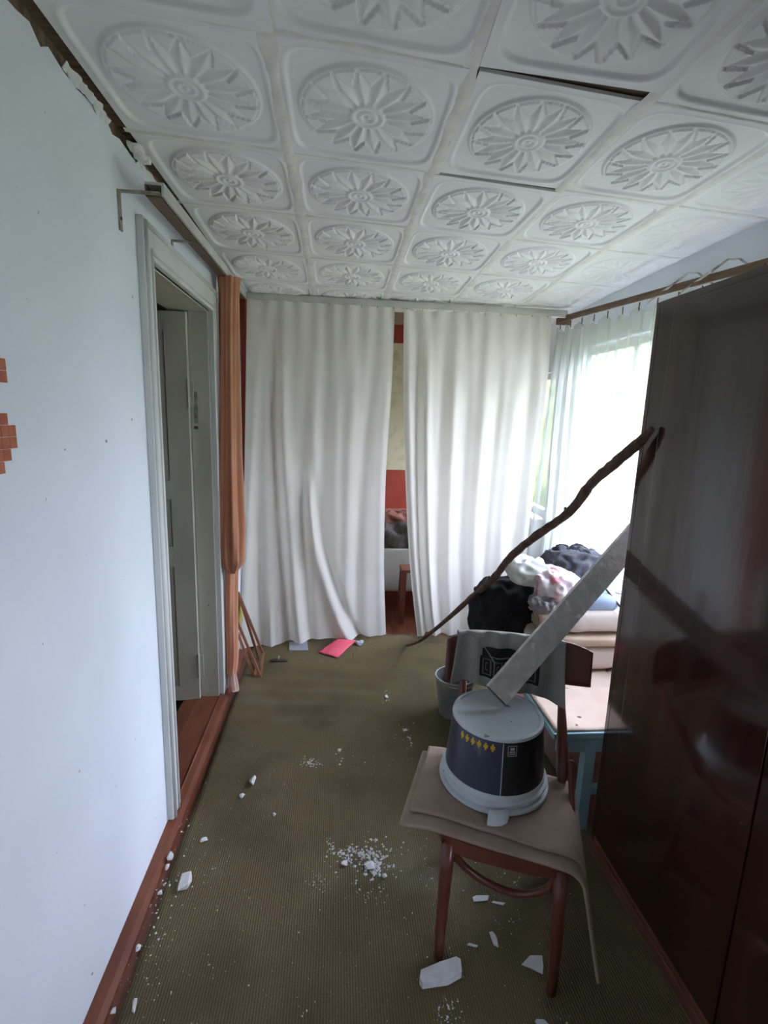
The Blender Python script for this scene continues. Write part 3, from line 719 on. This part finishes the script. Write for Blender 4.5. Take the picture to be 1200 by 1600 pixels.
for k in range(40):
    th = 2 * PI * k / 40; a = .205 * sgp(math.cos(th), .55) ; b = .20 + .205 * sgp(math.sin(th), .55)
    a *= 1.0 - .12 * (b - .2) / .2; sh_.append((a, b))
V = [cp(a, b, z) for z in (.405, .452) for a, b in sh_]
n = 40; Fq = [tuple(range(n - 1, -1, -1)), tuple(range(n, 2 * n))] + [(i, (i + 1) % n, n + (i + 1) % n, n + i) for i in range(n)]
obj('seat', (V, Fq), M_chair, ch, bevel=0, auto=.7)
arc = [cp(-.155, .03, .405), cp(-.150, .04, .375), cp(-.115, .05, .325), cp(-.05, .055, .285), cp(.03, .055, .270), cp(.09, .05, .290), cp(.135, .04, .335), cp(.152, .03, .39)]
obj('bent_brace', tube(smoothpts(arc, 5), .0115, 10), M_chair, ch, smooth=True)
for s in (-1, 1):
    obj('rear_leg', tube(smoothpts([cp(s * .165, .43, 0), cp(s * .160, .395, .2), cp(s * .158, .375, .43)], 6), [.015] * 7 + [.018] * 6, 12), M_chair, ch, smooth=True)
    obj('back_post', tube(smoothpts([cp(s * .172, .34, .435), cp(s * .178, .365, .52), bp(s * .185 - .01, .026, .73), bp(s * .185 - .01, .020, .86)], 6), [.015] * 5 + [.020, .022, .022, .019, .017] + [.014] * 9, 12), M_chair, ch, smooth=True)
    pts = [cp(s * .20, .10, .43), cp(s * .205, .22, .455), cp(s * .205, .31, .50), cp(s * .20, .345, .56)]
    obj('side_bracket', tube(smoothpts(pts, 5), .010, 8), M_chair, ch, smooth=True)
# curved plywood back rest, racked a little against the seat
def backf(off):
    def fn(s, t):
        a = (s - .5) * 2; e = abs(a) ** 6
        hb = .172 - .015 * a - .03 * e; zc = .832 - .005 * a - .008 * e
        return bp(a * .264 - .005, off + .012 * (t - .5), zc + (t - .5) * hb)
    return fn
V1, F1 = surf(backf(-.008), 40, 8)
obj('backrest', (V1, F1), M_chair, ch, smooth=True, solid=.013)
# pad of folded felt
sz = .4525
def pad(z, a0, a1, b0, b1, drop, skew, seed, thick=.0):
    """sheet lying on the seat from a0 to a1 across, hanging over the right side by drop"""
    edge = .215; rr = .05
    def fn(s, t):
        tot = (edge - a0) + drop if drop > 0 else a1 - a0
        d_ = s * tot; b = b0 + (b1 - b0) * t + skew * (s - .5) + .006 * nz((s * 4, t * 3, seed))
        a = a0 + d_; zz = z + .003 * nz((s * 5, t * 5, seed), 1.5)
        if a > edge - .04 and drop > 0:
            q = (a - edge + .04); th = min(PI / 2 * .86, q / rr)
            a2 = edge - .04 + math.sin(th) * rr + max(0, q - rr * PI / 2 * .86) * .22
            zz -= (1 - math.cos(th)) * rr + max(0, q - rr * PI / 2 * .86) * .97
            a = a2
        elif a < -.215:   # left overhang sags a little
            zz -= .30 * (-.215 - a) ** 1.3
        if b < -.02: zz -= .5 * (-.02 - b)
        return cp(a, b, zz)
    return fn
fp = thing('felt_pad', cp(0, .2, sz), 'two brown felt layers folded over the chair seat, hanging down its right side', 'seat pad')
obj('lower_layer', surf(pad(sz + .008, -.322, .3, -.012, .36, .30, -.06, 1), 80, 30), M_felt, fp, smooth=True, solid=.009)
obj('upper_layer', surf(pad(sz + .021, -.300, .3, .038, .37, .10, -.06, 2), 70, 30), M_felt, fp, smooth=True, solid=.009)

# ---------------------------------------------------------------- upturned bucket
bc = Vector((.556, 1.522, sz + .030))
bk = thing('paint_bucket', bc, 'dark navy plastic paint bucket upside down on the chair', 'bucket')
H = .245
obj('rim', lathe([(.150, .0), (.182, .0), (.185, .005), (.184, .013), (.172, .016), (.171, .026), (.178, .029), (.178, .036), (.169, .040), (.168, .058), (.165, .060)], bc, 64), M_pailp, bk, auto=.6)
r0, r1 = .1665, .150
def rz_(z): return r0 + (r1 - r0) * (z - .055) / (H - .055 - .008)
seam = math.radians(-100)
obj('navy_wrap', lathe([(rz_(.055), .055), (rz_(H - .012), H - .012)], bc, 40, seam - math.radians(190), seam, closed=False), M_navy, bk, smooth=True)
obj('black_wrap', lathe([(rz_(.055), .055), (rz_(H - .012), H - .012)], bc, 40, seam, seam + math.radians(170), closed=False), M_black, bk, smooth=True)
obj('base', lathe([(.12, H - .03), (.148, H - .016), (.152, H - .010), (.150, H - .002), (.145, H), (.139, H - .001), (.136, H - .005), (.130, H - .006), (.0, H - .006)][1:], bc, 64), M_pailp, bk, auto=.6)
def patch(a0, a1, z0, z1, off=.0008, n=6):
    return lathe([(rz_(z0) + off, z0), (rz_(z1) + off, z1)], bc, n, math.radians(a0), math.radians(a1), closed=False)
obj('seam_line', patch(-101, -99.8, .058, H - .014), M_wprint, bk)
for a0, a1, z0, z1 in ((-95, -84, .190, .192), (-95, -84, .222, .224), (-95, -94.3, .190, .224), (-84.7, -84, .190, .224), (-93, -86, .196, .199), (-93, -86, .202, .206), (-92, -87, .209, .218)):
    obj('printed_box', patch(a0, a1, z0, z1), M_wprint, bk)
for k in range(6):
    a = -156 + 8.2 * k
    obj('yellow_print', join(patch(a, a + 5.2, .206 - .002 * 0, .217, n=4), patch(a + 1.5, a + 3.6, .199, .224, off=.001, n=2)), M_yel, bk)
# pale tab at the rim
tb = []
tp = [Vector((-.035, -.170, .022)), Vector((-.040, -.190, .014)), Vector((-.050, -.205, -.012)), Vector((-.068, -.222, -.036)), Vector((-.082, -.232, -.062))]
tp = smoothpts(tp, 4)
def tabf(u, v):
    k = v * (len(tp) - 1); i = min(int(k), len(tp) - 2); c = tp[i].lerp(tp[i + 1], k - i)
    w = .046 - .010 * v + .006 * math.sin(v * 5); return bc + c + Vector(((u - .5) * 2 * w * .72, (u - .5) * .006 - .010 * (1 - (2 * u - 1) ** 2), .0))
obj('rim_tab', surf(tabf, 8, 24), M_pailp, bk, smooth=True, solid=.003)

# grey singlet over the backrest
def teef(s, t):
    a = -.232 + s * .392
    top_z = .832 + .086 - .02 * (a / .264); bot = -.195 - .045 * s + .008 * math.sin(s * 11)
    if t < .15:
        q = t / .15; z = top_z - .05 * (1 - q) + .008; b = .018 * (1 - q) + .004
    else:
        q = (t - .15) / .85; z = top_z + .010 + bot * q; b = -.026 - .012 * q - .010 * q * math.sin(s * 17 + q * 3) - .006 * math.sin(s * 31 + 2)
        a += -.022 * q * max(0, 1 - s / .12) + .01 * q * max(0, (s - .85) / .15)
    return bp(a, b, z)
M_teep = M_tee.copy(); M_teep.name = 'grey_jersey_with_dark_print'
ts = obj('grey_singlet', surf(teef, 90, 60), M_tee, label='dusty grey singlet with dark square print draped over chair backrest', cat='shirt', smooth=True, solid=.002)
ORG['tee'] = ORG[ts.name]
def emb(s0, s1, t0, t1, off=.004, curve=0.0):
    def fn(u, v):
        s = s0 + (s1 - s0) * u; t = t0 + (t1 - t0) * v + curve * (2 * u - 1) ** 2
        p = teef(s, t); return p - nbk * off
    return surf(fn, 20, 8)
M_print = mat('charcoal_print', (.018, .015, .022), .9, (.03, .026, .034), 20)
M_print2 = mat('grey_print_lines', (.17, .155, .175), .9)
pr = obj('printed_band', emb(.22, .78, .52, .84, .0045, -.0), M_print, ts, smooth=True)
pu = obj('printed_neckline', emb(.24, .62, .36, .50, .0045, .04), M_print, ts, smooth=True)
for k in range(5):
    s0 = .245 + k * .105
    for (a, b, c, d_) in ((0, .085, .56, .575), (0, .085, .785, .80), (0, .012, .56, .80), (.073, .085, .56, .80), (.03, .055, .62, .635), (.03, .055, .72, .735), (.03, .036, .62, .73)):
        obj('printed_line', emb(s0 + a, s0 + b, c, d_, .0062), M_print2, ts)
obj('neck_hem', tube([teef(.06 + .30 * (k / 14), .17 + .42 * (k / 14) ** 1.5) - nbk * .005 for k in range(15)], .0022, 6), M_tee, ts, smooth=True)

# ---------------------------------------------------------------- whitewashed plank leaning
pA = PY(775, 1086, 1.555); pB = pA + (PY(975, 857, 1.775) - pA) * 1.22
pd = (pB - pA).normalized()
pt = thing('leaning_plank', pA, 'whitewashed wooden plank leaning from the bucket over the chair back', 'plank')
pside = Vector((.70, -.25, -.55)); pside = (pside - pd * pside.dot(pd)).normalized(); pup = pside.cross(pd).normalized()
def plank(p, q, w, t):
    V = []
    for e in (p, q):
        for a, b in ((-1, -1), (1, -1), (1, 1), (-1, 1)): V.append(e + pside * (a * w / 2) + pup * (b * t / 2))
    return V, [(0, 1, 2, 3), (7, 6, 5, 4), (0, 4, 5, 1), (1, 5, 6, 2), (2, 6, 7, 3), (3, 7, 4, 0)]
obj('board', plank(pA, pB, .086, .030), M_plank, pt, bevel=.002)
obj('cut_end', plank(pA - pd * .0012, pA + pd * .002, .082, .026), M_endg, pt)

# ---------------------------------------------------------------- branch
q0 = PZ(634, 1009, .018); q1 = Vector((wx - .022, 1.61, 1.688))
ctrl = [(655, 1002), (690, 975), (735, 935), (770, 905), (800, 868), (845, 832), (890, 800), (925, 755), (965, 720), (1000, 690)]
pts = [q0]
for u, v in ctrl:   # y falls steadily along the stick
    lo, hi = 0.0, 1.0; r = _r(u, v)
    for _ in range(30):
        t_ = (lo + hi) / 2; w_ = RW.transposed() @ (q0.lerp(q1, t_) - EYE)
        if 600 + F * w_.x / w_.z < u: lo = t_
        else: hi = t_
    y_ = q0.y + (q1.y - q0.y) * lo
    pts.append(EYE + r * (y_ / r.y))
pts.append(q1)
P = smoothpts(pts, 7); nP = len(P)
rad = [.007 + .011 * min(1, i / (nP * .35)) + .004 * max(0, nz((i * .4, 0, 0))) for i in range(nP)]
rad = [r * (1 if i < nP - 9 else 1 - .06 * (i - nP + 9)) for i, r in enumerate(rad)]
bst = thing('leaning_branch', q0, 'long crooked bark-brown branch leaning from the carpet onto the wardrobe', 'branch')
obj('stem', tube(P, rad, 12, jit=.10), M_branch, bst, smooth=True)
for i, s in ((int(nP * .62), 1), (int(nP * .72), -1), (int(nP * .35), 1)):
    obj('twig_stub', tube([P[i], P[i] + Vector((-.01, -.01, .035 * s))], [.009, .005], 8), M_branch, bst)

# ---------------------------------------------------------------- grey pail behind chair
pcn = Vector((.70, 2.66, .003))
pl = thing('small_pail', pcn, 'small grey pail standing on the carpet behind the chair', 'bucket')
obj('body', lathe([(.0, .0), (.078, .0), (.082, .01), (.112, .235), (.108, .235), (.078, .015), (0, .012)], pcn, 40), M_pail, pl, auto=.7)
obj('rim', tube([pcn + Vector((.111 * math.cos(2 * PI * k / 40), .111 * math.sin(2 * PI * k / 40), .237)) for k in range(41)], .004, 8), M_pailp, pl, smooth=True)
obj('handle', tube(smoothpts([pcn + Vector((.114 * math.cos(a), .114 * math.sin(a) - .035 * math.sin(a * 1.0 + PI) * 0, .225 + .0 * a)) + Vector((0, -.05 * math.sin((a - PI) / PI * PI) * 1, .02 * math.sin(a - PI))) for a in [PI + PI * k / 8 for k in range(9)]], 3), .0025, 6), M_metal, pl, smooth=True)

# ---------------------------------------------------------------- turquoise bench with bedding
TB = (.885, 1.765, 1.66, 2.80)
tz = .468
tn = thing('turquoise_bench', (1.27, 2.28, 0), 'turquoise painted low table beyond the chair carrying folded bedding', 'table')
obj('top', box((TB[0], TB[1], tz - .028), (TB[2], TB[3], tz)), M_turq, tn, bevel=.005)
obj('apron', join(box((TB[0] + .03, TB[1] + .02, tz - .10), (TB[2] - .03, TB[1] + .042, tz - .0285)), box((TB[0] + .03, TB[3] - .042, tz - .10), (TB[2] - .03, TB[3] - .02, tz - .0285))), M_turq, tn)
for x in (1.035, 1.58):
    for y in (TB[1] + .015, TB[3] - .06):
        obj('leg', box((x, y, -.004), (x + .045, y + .045, tz - .0285)), M_turq, tn, bevel=.003)
obj('stretcher', box((1.045, TB[1] + .02, .165), (1.615, TB[1] + .05, .20)), M_turq, tn, bevel=.003)
obj('stretcher', box((1.045, TB[3] - .05, .165), (1.615, TB[3] - .02, .20)), M_turq, tn, bevel=.003)
def sheetf(s, t):
    x = TB[0] + .012 + s * (TB[2] - TB[0] - .03); y = TB[1] + .012 + t * (TB[3] - TB[1] - .05)
    return Vector((x, y, tz + .007 + .004 * nz((x, y, 0), 6) + .003 * nz((x, y, 2), 17)))
obj('beige_sheet', surf(sheetf, 40, 50), M_beige, label='stained beige cloth spread flat on the turquoise table', cat='cloth', smooth=True, solid=.006)
z = tz + .012
def layer(name, c, r, rz, label, m, seed, e=.35, amp=.012, cat='blanket', tilt=(0, 0), e2=.25):
    return obj(name, puff(c, r, e, e2, rz, amp, 5, seed, 72, 28, tilt=tilt), m, label=label, cat=cat, smooth=True)
layer('folded_blanket', (1.34, 2.48, z + .075), (.315, .26, .066), .02, 'pinkish cream folded blanket at the bottom of the bedding stack', M_quilt, 1)
layer('folded_blanket', (1.365, 2.47, z + .168), (.30, .27, .030), -.02, 'thin tan blanket in the middle of the bedding stack', M_quilt2, 2, amp=.010)
layer('folded_blanket', (1.385, 2.49, z + .265), (.295, .27, .068), .01, 'thick cream quilt on top of the bedding stack', M_quilt, 3, e=.45)
# roll at left end
rc = Vector((1.00, 2.30, z + .275))
def rollf(s, t):
    th = s * 2 * PI * 2.2; r = .026 + .017 * s; return rc + Vector((t * .24, t * .07, 0)) + Vector((-.3 * math.sin(th) * r, math.cos(th) * r * 1.0, math.sin(th) * r))
obj('rolled_mat', surf(rollf, 70, 12), M_quilt2, label='rolled tan mat poking out beside the black bag', cat='mat', smooth=True, solid=.006)
obj('black_bag', puff((.950, 2.63, z + .165), (.190, .12, .205), .75, .75, .2, .030, 9, 4, 90, 50, floor=z, ridged=True), M_bag, label='bulging black cloth bag at the left of the bedding', cat='bag', smooth=True)
zt = z + .33
def heap(name, u, v, y, r, label, m, seed, cat, amp=.03, freq=9, rz=0.0, tilt=(0, 0), e=.8):
    c = PY(u, v, y); return obj(name, puff(c, r, e, e, rz, amp, freq, seed, 80, 44, ridged=True, tilt=tilt), m, label=label, cat=cat, smooth=True)
heap('dark_sweater', 898, 884, 2.58, (.175, .14, .085), 'charcoal knitted sweater topping the clothes heap', M_dgrey, 3, 'sweater', .034, 15)
heap('black_net_cloth', 893, 868, 2.66, (.10, .09, .05), 'black lacy cloth bunched behind the charcoal sweater', M_bag, 8, 'cloth', .03, 16)
heap('white_garment', 830, 893, 2.46, (.125, .12, .058), 'white crumpled garment on top of the black bag', M_wcloth, 5, 'garment', .028, 11, tilt=(.1, .15))
heap('pink_white_garment', 872, 915, 2.36, (.135, .10, .062), 'white garment with pink pattern hanging in front of the heap', M_pink, 6, 'garment', .034, 12, tilt=(.2, .25))
heap('grey_rag', 847, 942, 2.30, (.055, .05, .038), 'small grey striped rag wedged under the pink garment', M_greyc, 7, 'rag', .026, 26)
heap('blue_pillow', 925, 935, 2.34, (.125, .10, .050), 'light blue cushion behind the leaning plank', M_blue, 9, 'cushion', .008, 5, e=.7)
heap('white_bundle', 955, 905, 2.56, (.12, .12, .085), 'white bundle of fabric against the window behind the plank', M_wcloth, 10, 'fabric', .03, 13)
sp0, sp1 = PY(944, 917, 2.30), PY(975, 955, 2.22)
obj('thin_batten', tube([sp0, sp1], .006, 6), M_railw, label='thin wooden batten lying across the bedding near the wardrobe', cat='stick')

# ---------------------------------------------------------------- alcove
tb = thing('bathtub', (.8, 4.45, .19), 'white enamelled tub seen through the gap between white curtains', 'bathtub')
def tubo(l, w, h0, h1, tp_):
    V = []; ring = 40
    for (sc, z_) in tp_:
        for k in range(ring):
            th = 2 * PI * k / ring; V.append(Vector((.80 + l * sc * sgp(math.cos(th), .5), 4.47 + w * sc * sgp(math.sin(th), .5), z_)))
    Fs = []
    for i in range(len(tp_) - 1):
        for k in range(ring): Fs.append((i * ring + k, i * ring + (k + 1) % ring, (i + 1) * ring + (k + 1) % ring, (i + 1) * ring + k))
    Fs.append(tuple(range(ring))); Fs.append(tuple((len(tp_) - 1) * ring + k for k in range(ring)))
    return V, Fs
obj('shell', tubo(.72, .30, 0, 0, [(.80, .19), (.88, .215), (.92, .28), (.955, .56), (.90, .56), (.85, .32), (.7, .26)]), M_white, tb, auto=.6)
obj('rim', tubo(.75, .315, 0, 0, [(.94, .555), (1.0, .555), (1.005, .575), (1.0, .592), (.94, .592), (.925, .58), (.925, .56)]), M_white, tb, auto=.6)
for x in (.35, 1.25):
    for y in (4.3, 4.64): obj('foot', tube([(x, y, -.006), (x, y, .21)], [.03, .02], 10), M_pail, tb, smooth=True)
heap('alcove_clothes', 622, 838, 4.42, (.34, .20, .13), 'dark grey brown clothes heaped in the white tub', mat('dark_brown_grey_cloth', (.05, .043, .038), .95, (.13, .11, .10), 12, bump=.003), 14, 'clothes', .05, 6)
heap('alcove_towel', 618, 808, 4.50, (.22, .14, .06), 'brown and pink cloth lying on the clothes in the tub', mat('rust_pink_cloth', (.20, .07, .05), .95, (.30, .13, .10), 12, bump=.003), 15, 'cloth', .03, 9)
st = thing('red_stool', (.60, 4.0, 0), 'red brown wooden stool half hidden by the right curtain', 'stool')
obj('leg', bar((.555, 3.99, -.006), (.57, 4.01, .44), .045, .035, up=(0, 1, 0)), M_floor, st)
obj('leg', bar((.86, 3.99, -.006), (.84, 4.01, .44), .045, .035, up=(0, 1, 0)), M_floor, st)
obj('leg', bar((.555, 4.11, -.006), (.57, 4.10, .44), .045, .025, up=(0, 1, 0)), M_floor, st)
obj('leg', bar((.86, 4.11, -.006), (.84, 4.10, .44), .045, .025, up=(0, 1, 0)), M_floor, st)
obj('seat', box((.545, 3.97, .44), (.88, 4.13, .465)), M_floor, st, bevel=.004)

# ---------------------------------------------------------------- things on the floor by the curtains
fs = thing('folding_stand', (-.52, 3.15, 0), 'thin brown folding wooden stand in the corner beside the peach curtain', 'stand')
def stick(u0, v0, y0, u1, v1, y1, w=.020):
    return obj('slat', bar(PY(u0, v0, y0), PY(u1, v1, y1), w, w * .8, up=(1, 0, 0)), M_stick, fs, bevel=.001)
stick(372, 925, 3.40, 412, 1024, 3.30); stick(366, 960, 3.25, 409, 1062, 3.10)
stick(372, 925, 3.42, 404, 1028, 3.33); stick(370, 985, 3.30, 398, 1060, 3.12)
stick(411, 1022, 3.30, 407, 1062, 3.12, .018); stick(404, 1026, 3.32, 398, 1058, 3.12, .018)
obj('mustard_bag', puff(PY(370, 955, 3.44), (.035, .04, .15), .8, .8, amp=.015, freq=12, seed=3), M_yelb, label='mustard yellow cloth bag hanging in the far left corner', cat='bag', smooth=True)
obj('navy_post', box((-.642, 3.66, -.004), (-.618, 3.69, .56)), mat('navy_paint', (.03, .035, .07), .5), label='dark navy upright batten beside the left white curtain', cat='post')
wb2 = thing('brush', PZ(436, 1033), 'small dark brush head lying below the left curtain', 'brush')
obj('head', puff(PZ(436, 1032, .008), (.062, .020, .008), .6, .5, -.05, .004, 30, 2), mat('dark_bristle', (.05, .04, .025), .9), wb2, smooth=True)
obj('cord', tube(smoothpts([PZ(435, 1030, .014), PZ(435, 1028, .05) , PZ(436, 1026, .10)], 5), [.004] * 11, 8, jit=.2), M_seam, wb2, smooth=True)
gp = [PZ(455, 1014, .004), PZ(478, 1004, .004), PZ(482, 1016, .004)]
obj('grey_card', prism([(PZ(452, 1018).x, PZ(452, 1018).y), (PZ(482, 1018).x, PZ(482, 1018).y), (PZ(480, 1004).x, PZ(480, 1004).y), (PZ(452, 1006).x, PZ(452, 1006).y)], 'z', .005, .012), M_soot, label='grey card sticking out under the left white curtain', cat='card')
def pink(s, t):
    a = [PZ(498, 1019, .012), PZ(527, 1028, .010), PZ(556, 1001, .050), PZ(528, 998, .045)]
    p = a[0].lerp(a[1], s).lerp(a[3].lerp(a[2], s), t); p.z += .012 * math.sin(s * PI) * math.sin(t * PI) + .004 * nz((s, t, 0), 5)
    return p
obj('pink_packet', surf(pink, 16, 16), M_pinkp, label='crimson pink folded packet under the left white curtain', cat='packet', smooth=True, solid=.006)
obj('grey_scrap', puff(PZ(561, 1004, .018), (.030, .028, .016), .8, .7, amp=.012, freq=30, seed=5, floor=.004), M_soot, label='crumpled pale grey scrap right of the pink packet', cat='scrap')

# ---------------------------------------------------------------- plaster debris
G = 'fallen plaster pieces'
chips = [
 (395, 1224, (.016, .030, .018), 'white plaster chunk lying alone on carpet opposite the doorway'),
 (378, 1245, (.015, .014, .010), 'small plaster crumb touching distance from the chunk opposite the doorway'),
 (290, 1383, (.024, .046, .022), 'largest white plaster lump, dark-streaked, near the left baseboard'),
 (319, 1314, (.019, .014, .011), 'pale plaster lump between the doorway edge and the large lump'),
 (266, 1341, (.015, .022, .012), 'white plaster flake on the red strip just past the door casing'),
 (262, 1357, (.009, .014, .008), 'little plaster flake below the casing flake on the red strip'),
 (250, 1397, (.012, .010, .008), 'white plaster crumb at the carpet edge left of the large lump'),
 (211, 1575, (.010, .022, .008), 'slim plaster shard at the bottom left near the baseboard'),
 (177, 1583, (.008, .012, .006), 'plaster sliver nearest the bottom left corner'),
 (429, 1274, (.008, .010, .007), 'single small plaster bit in the middle of the carpet'),
 (216, 1482, (.010, .012, .007), 'plaster crumb on the carpet edge halfway down the left side'),
 (578, 1356, (.024, .026, .012), 'biggest lump in the white plaster spill mid carpet'),
 (539, 1352, (.017, .014, .008), 'lump at the left of the white plaster spill'),
 (601, 1371, (.010, .010, .007), 'stray lump at the right of the white plaster spill'),
 (530, 1174, (.010, .012, .008), 'white crumb on the carpet beyond the plaster spill'),
 (604, 1090, (.012, .020, .010), 'white plaster bit on the carpet left of the small pail'),
 (634, 1142, (.022, .012, .006), 'beige flake on carpet left of the bucket chair'),
]
for k, (u, v, r, lab) in enumerate(chips):
    p = PZ(u, v, .0045)
    obj('plaster_chip', chunk(p, r, 100 + k, rz=(0, .3, 0)[k % 3]), M_plast, label=lab, cat='plaster chip', group=G)
def plate(px, z0, z1, name, label, m, cat):
    P2 = [PZ(u, v, z0) for u, v in px]; return obj(name, prism([(p.x, p.y) for p in P2], 'z', z0, z1), m, label=label, cat=cat, bevel=.0012)
plate([(655, 1538), (660, 1546), (700, 1540), (721, 1528), (719, 1508), (712, 1504), (688, 1512), (657, 1525)], .005, .030, 'foam_block', 'grey white broken foam block on the carpet below the chair', M_foam, 'foam')
plate([(815, 1508), (828, 1494), (847, 1494), (849, 1510), (848, 1523), (830, 1514)], .005, .009, 'foam_flake', 'white angular flake beside the right front chair leg', M_foam, 'foam')
plate([(764, 1457), (770, 1456), (776, 1465), (779, 1481), (771, 1477)], .005, .008, 'foam_flake', 'narrow white sliver between the chair front legs', M_foam, 'foam')
plate([(738, 1403), (744, 1400), (764, 1400), (762, 1408), (740, 1410)], .005, .009, 'foam_flake', 'cream chip under the curved chair brace at left', M_foam, 'foam')
plate([(729, 1477), (733, 1474), (747, 1478), (745, 1481)], .005, .008, 'foam_flake', 'small buff chip left of the narrow sliver under the chair', M_foam, 'foam')
plate([(836, 1597), (838, 1593), (850, 1594), (858, 1602), (840, 1604)], .005, .009, 'foam_flake', 'pale flake at the bottom frame edge right of centre', M_foam, 'foam')
plate([(770, 1408), (790, 1411), (786, 1415), (768, 1411)], .005, .007, 'foam_flake', 'thin pale chip just right of the cream chip under the chair', M_foam, 'foam')
# crumbs nobody could count
rnd = random.Random(21); cr_parts = []
def crumbs(u, v, su, sv, n, smin, smax):
    for _ in range(n):
        a, b = rnd.gauss(u, su), rnd.gauss(v, sv); p = PZ(a, b, .0045)
        if not (-.66 < p.x < 1.0 and .8 < p.y < 3.6): continue
        if p.x < -.6: p.z = -.004
        s = rnd.uniform(smin, smax) * (1 if rnd.random() < .8 else 1.7)
        an = rnd.uniform(0, PI); V_ = []
        for (dx, dy, dz_) in ((1, 0, 0), (0, 1, 0), (-1, 0, 0), (0, -1, 0), (0, 0, 1)):
            f = rnd.uniform(.6, 1.2); x, y = dx * s * f, dy * s * f * .7
            V_.append(p + Vector((x * math.cos(an) - y * math.sin(an), x * math.sin(an) + y * math.cos(an), dz_ * s * .7)))
        cr_parts.append((V_, [(0, 1, 4), (1, 2, 4), (2, 3, 4), (3, 0, 4), (3, 2, 1, 0)]))
crumbs(575, 1342, 24, 15, 130, .0022, .0075)
crumbs(583, 1356, 7, 9, 90, .003, .008)
crumbs(560, 1330, 22, 4, 50, .003, .007)
crumbs(545, 1335, 10, 5, 30, .002, .006)
crumbs(578, 1395, 18, 16, 36, .0012, .0035)
crumbs(516, 1325, 5, 8, 24, .0015, .004); crumbs(496, 1376, 9, 7, 50, .0010, .0026)
crumbs(485, 1192, 8, 4, 60, .002, .005); crumbs(529, 1180, 4, 7, 14, .002, .006)
crumbs(603, 1088, 3, 9, 14, .002, .007); crumbs(640, 1158, 3, 6, 14, .002, .006)
crumbs(632, 1140, 8, 5, 12, .002, .004); crumbs(595, 1195, 25, 20, 20, .001, .003)
crumbs(300, 1350, 45, 40, 55, .001, .0035); crumbs(250, 1395, 14, 40, 46, .0015, .006)
crumbs(235, 1440, 8, 60, 36, .001, .004); crumbs(225, 1520, 25, 30, 30, .001, .0035)
crumbs(285, 1290, 6, 22, 16, .002, .006); crumbs(700, 1580, 14, 12, 40, .0012, .004)
crumbs(665, 1360, 4, 24, 24, .001, .004); crumbs(690, 1490, 12, 12, 14, .0015, .005)
crumbs(800, 1385, 20, 12, 12, .002, .005); crumbs(780, 1440, 14, 14, 12, .0015, .004)
for _ in range(330):
    a = rnd.uniform(200, 900); b = rnd.uniform(1030, 1600)
    cr_parts_n = len(cr_parts); crumbs(a, b, 1, 1, 1, .0009, .0026)
V_, F_ = join(*cr_parts)
obj('plaster_crumbs', (V_, F_), M_plast, label='scattered white plaster crumbs and dust over the green carpet', cat='crumbs', kind='stuff')
print('triangles', sum(len(m.polygons) for m in bpy.data.meshes))
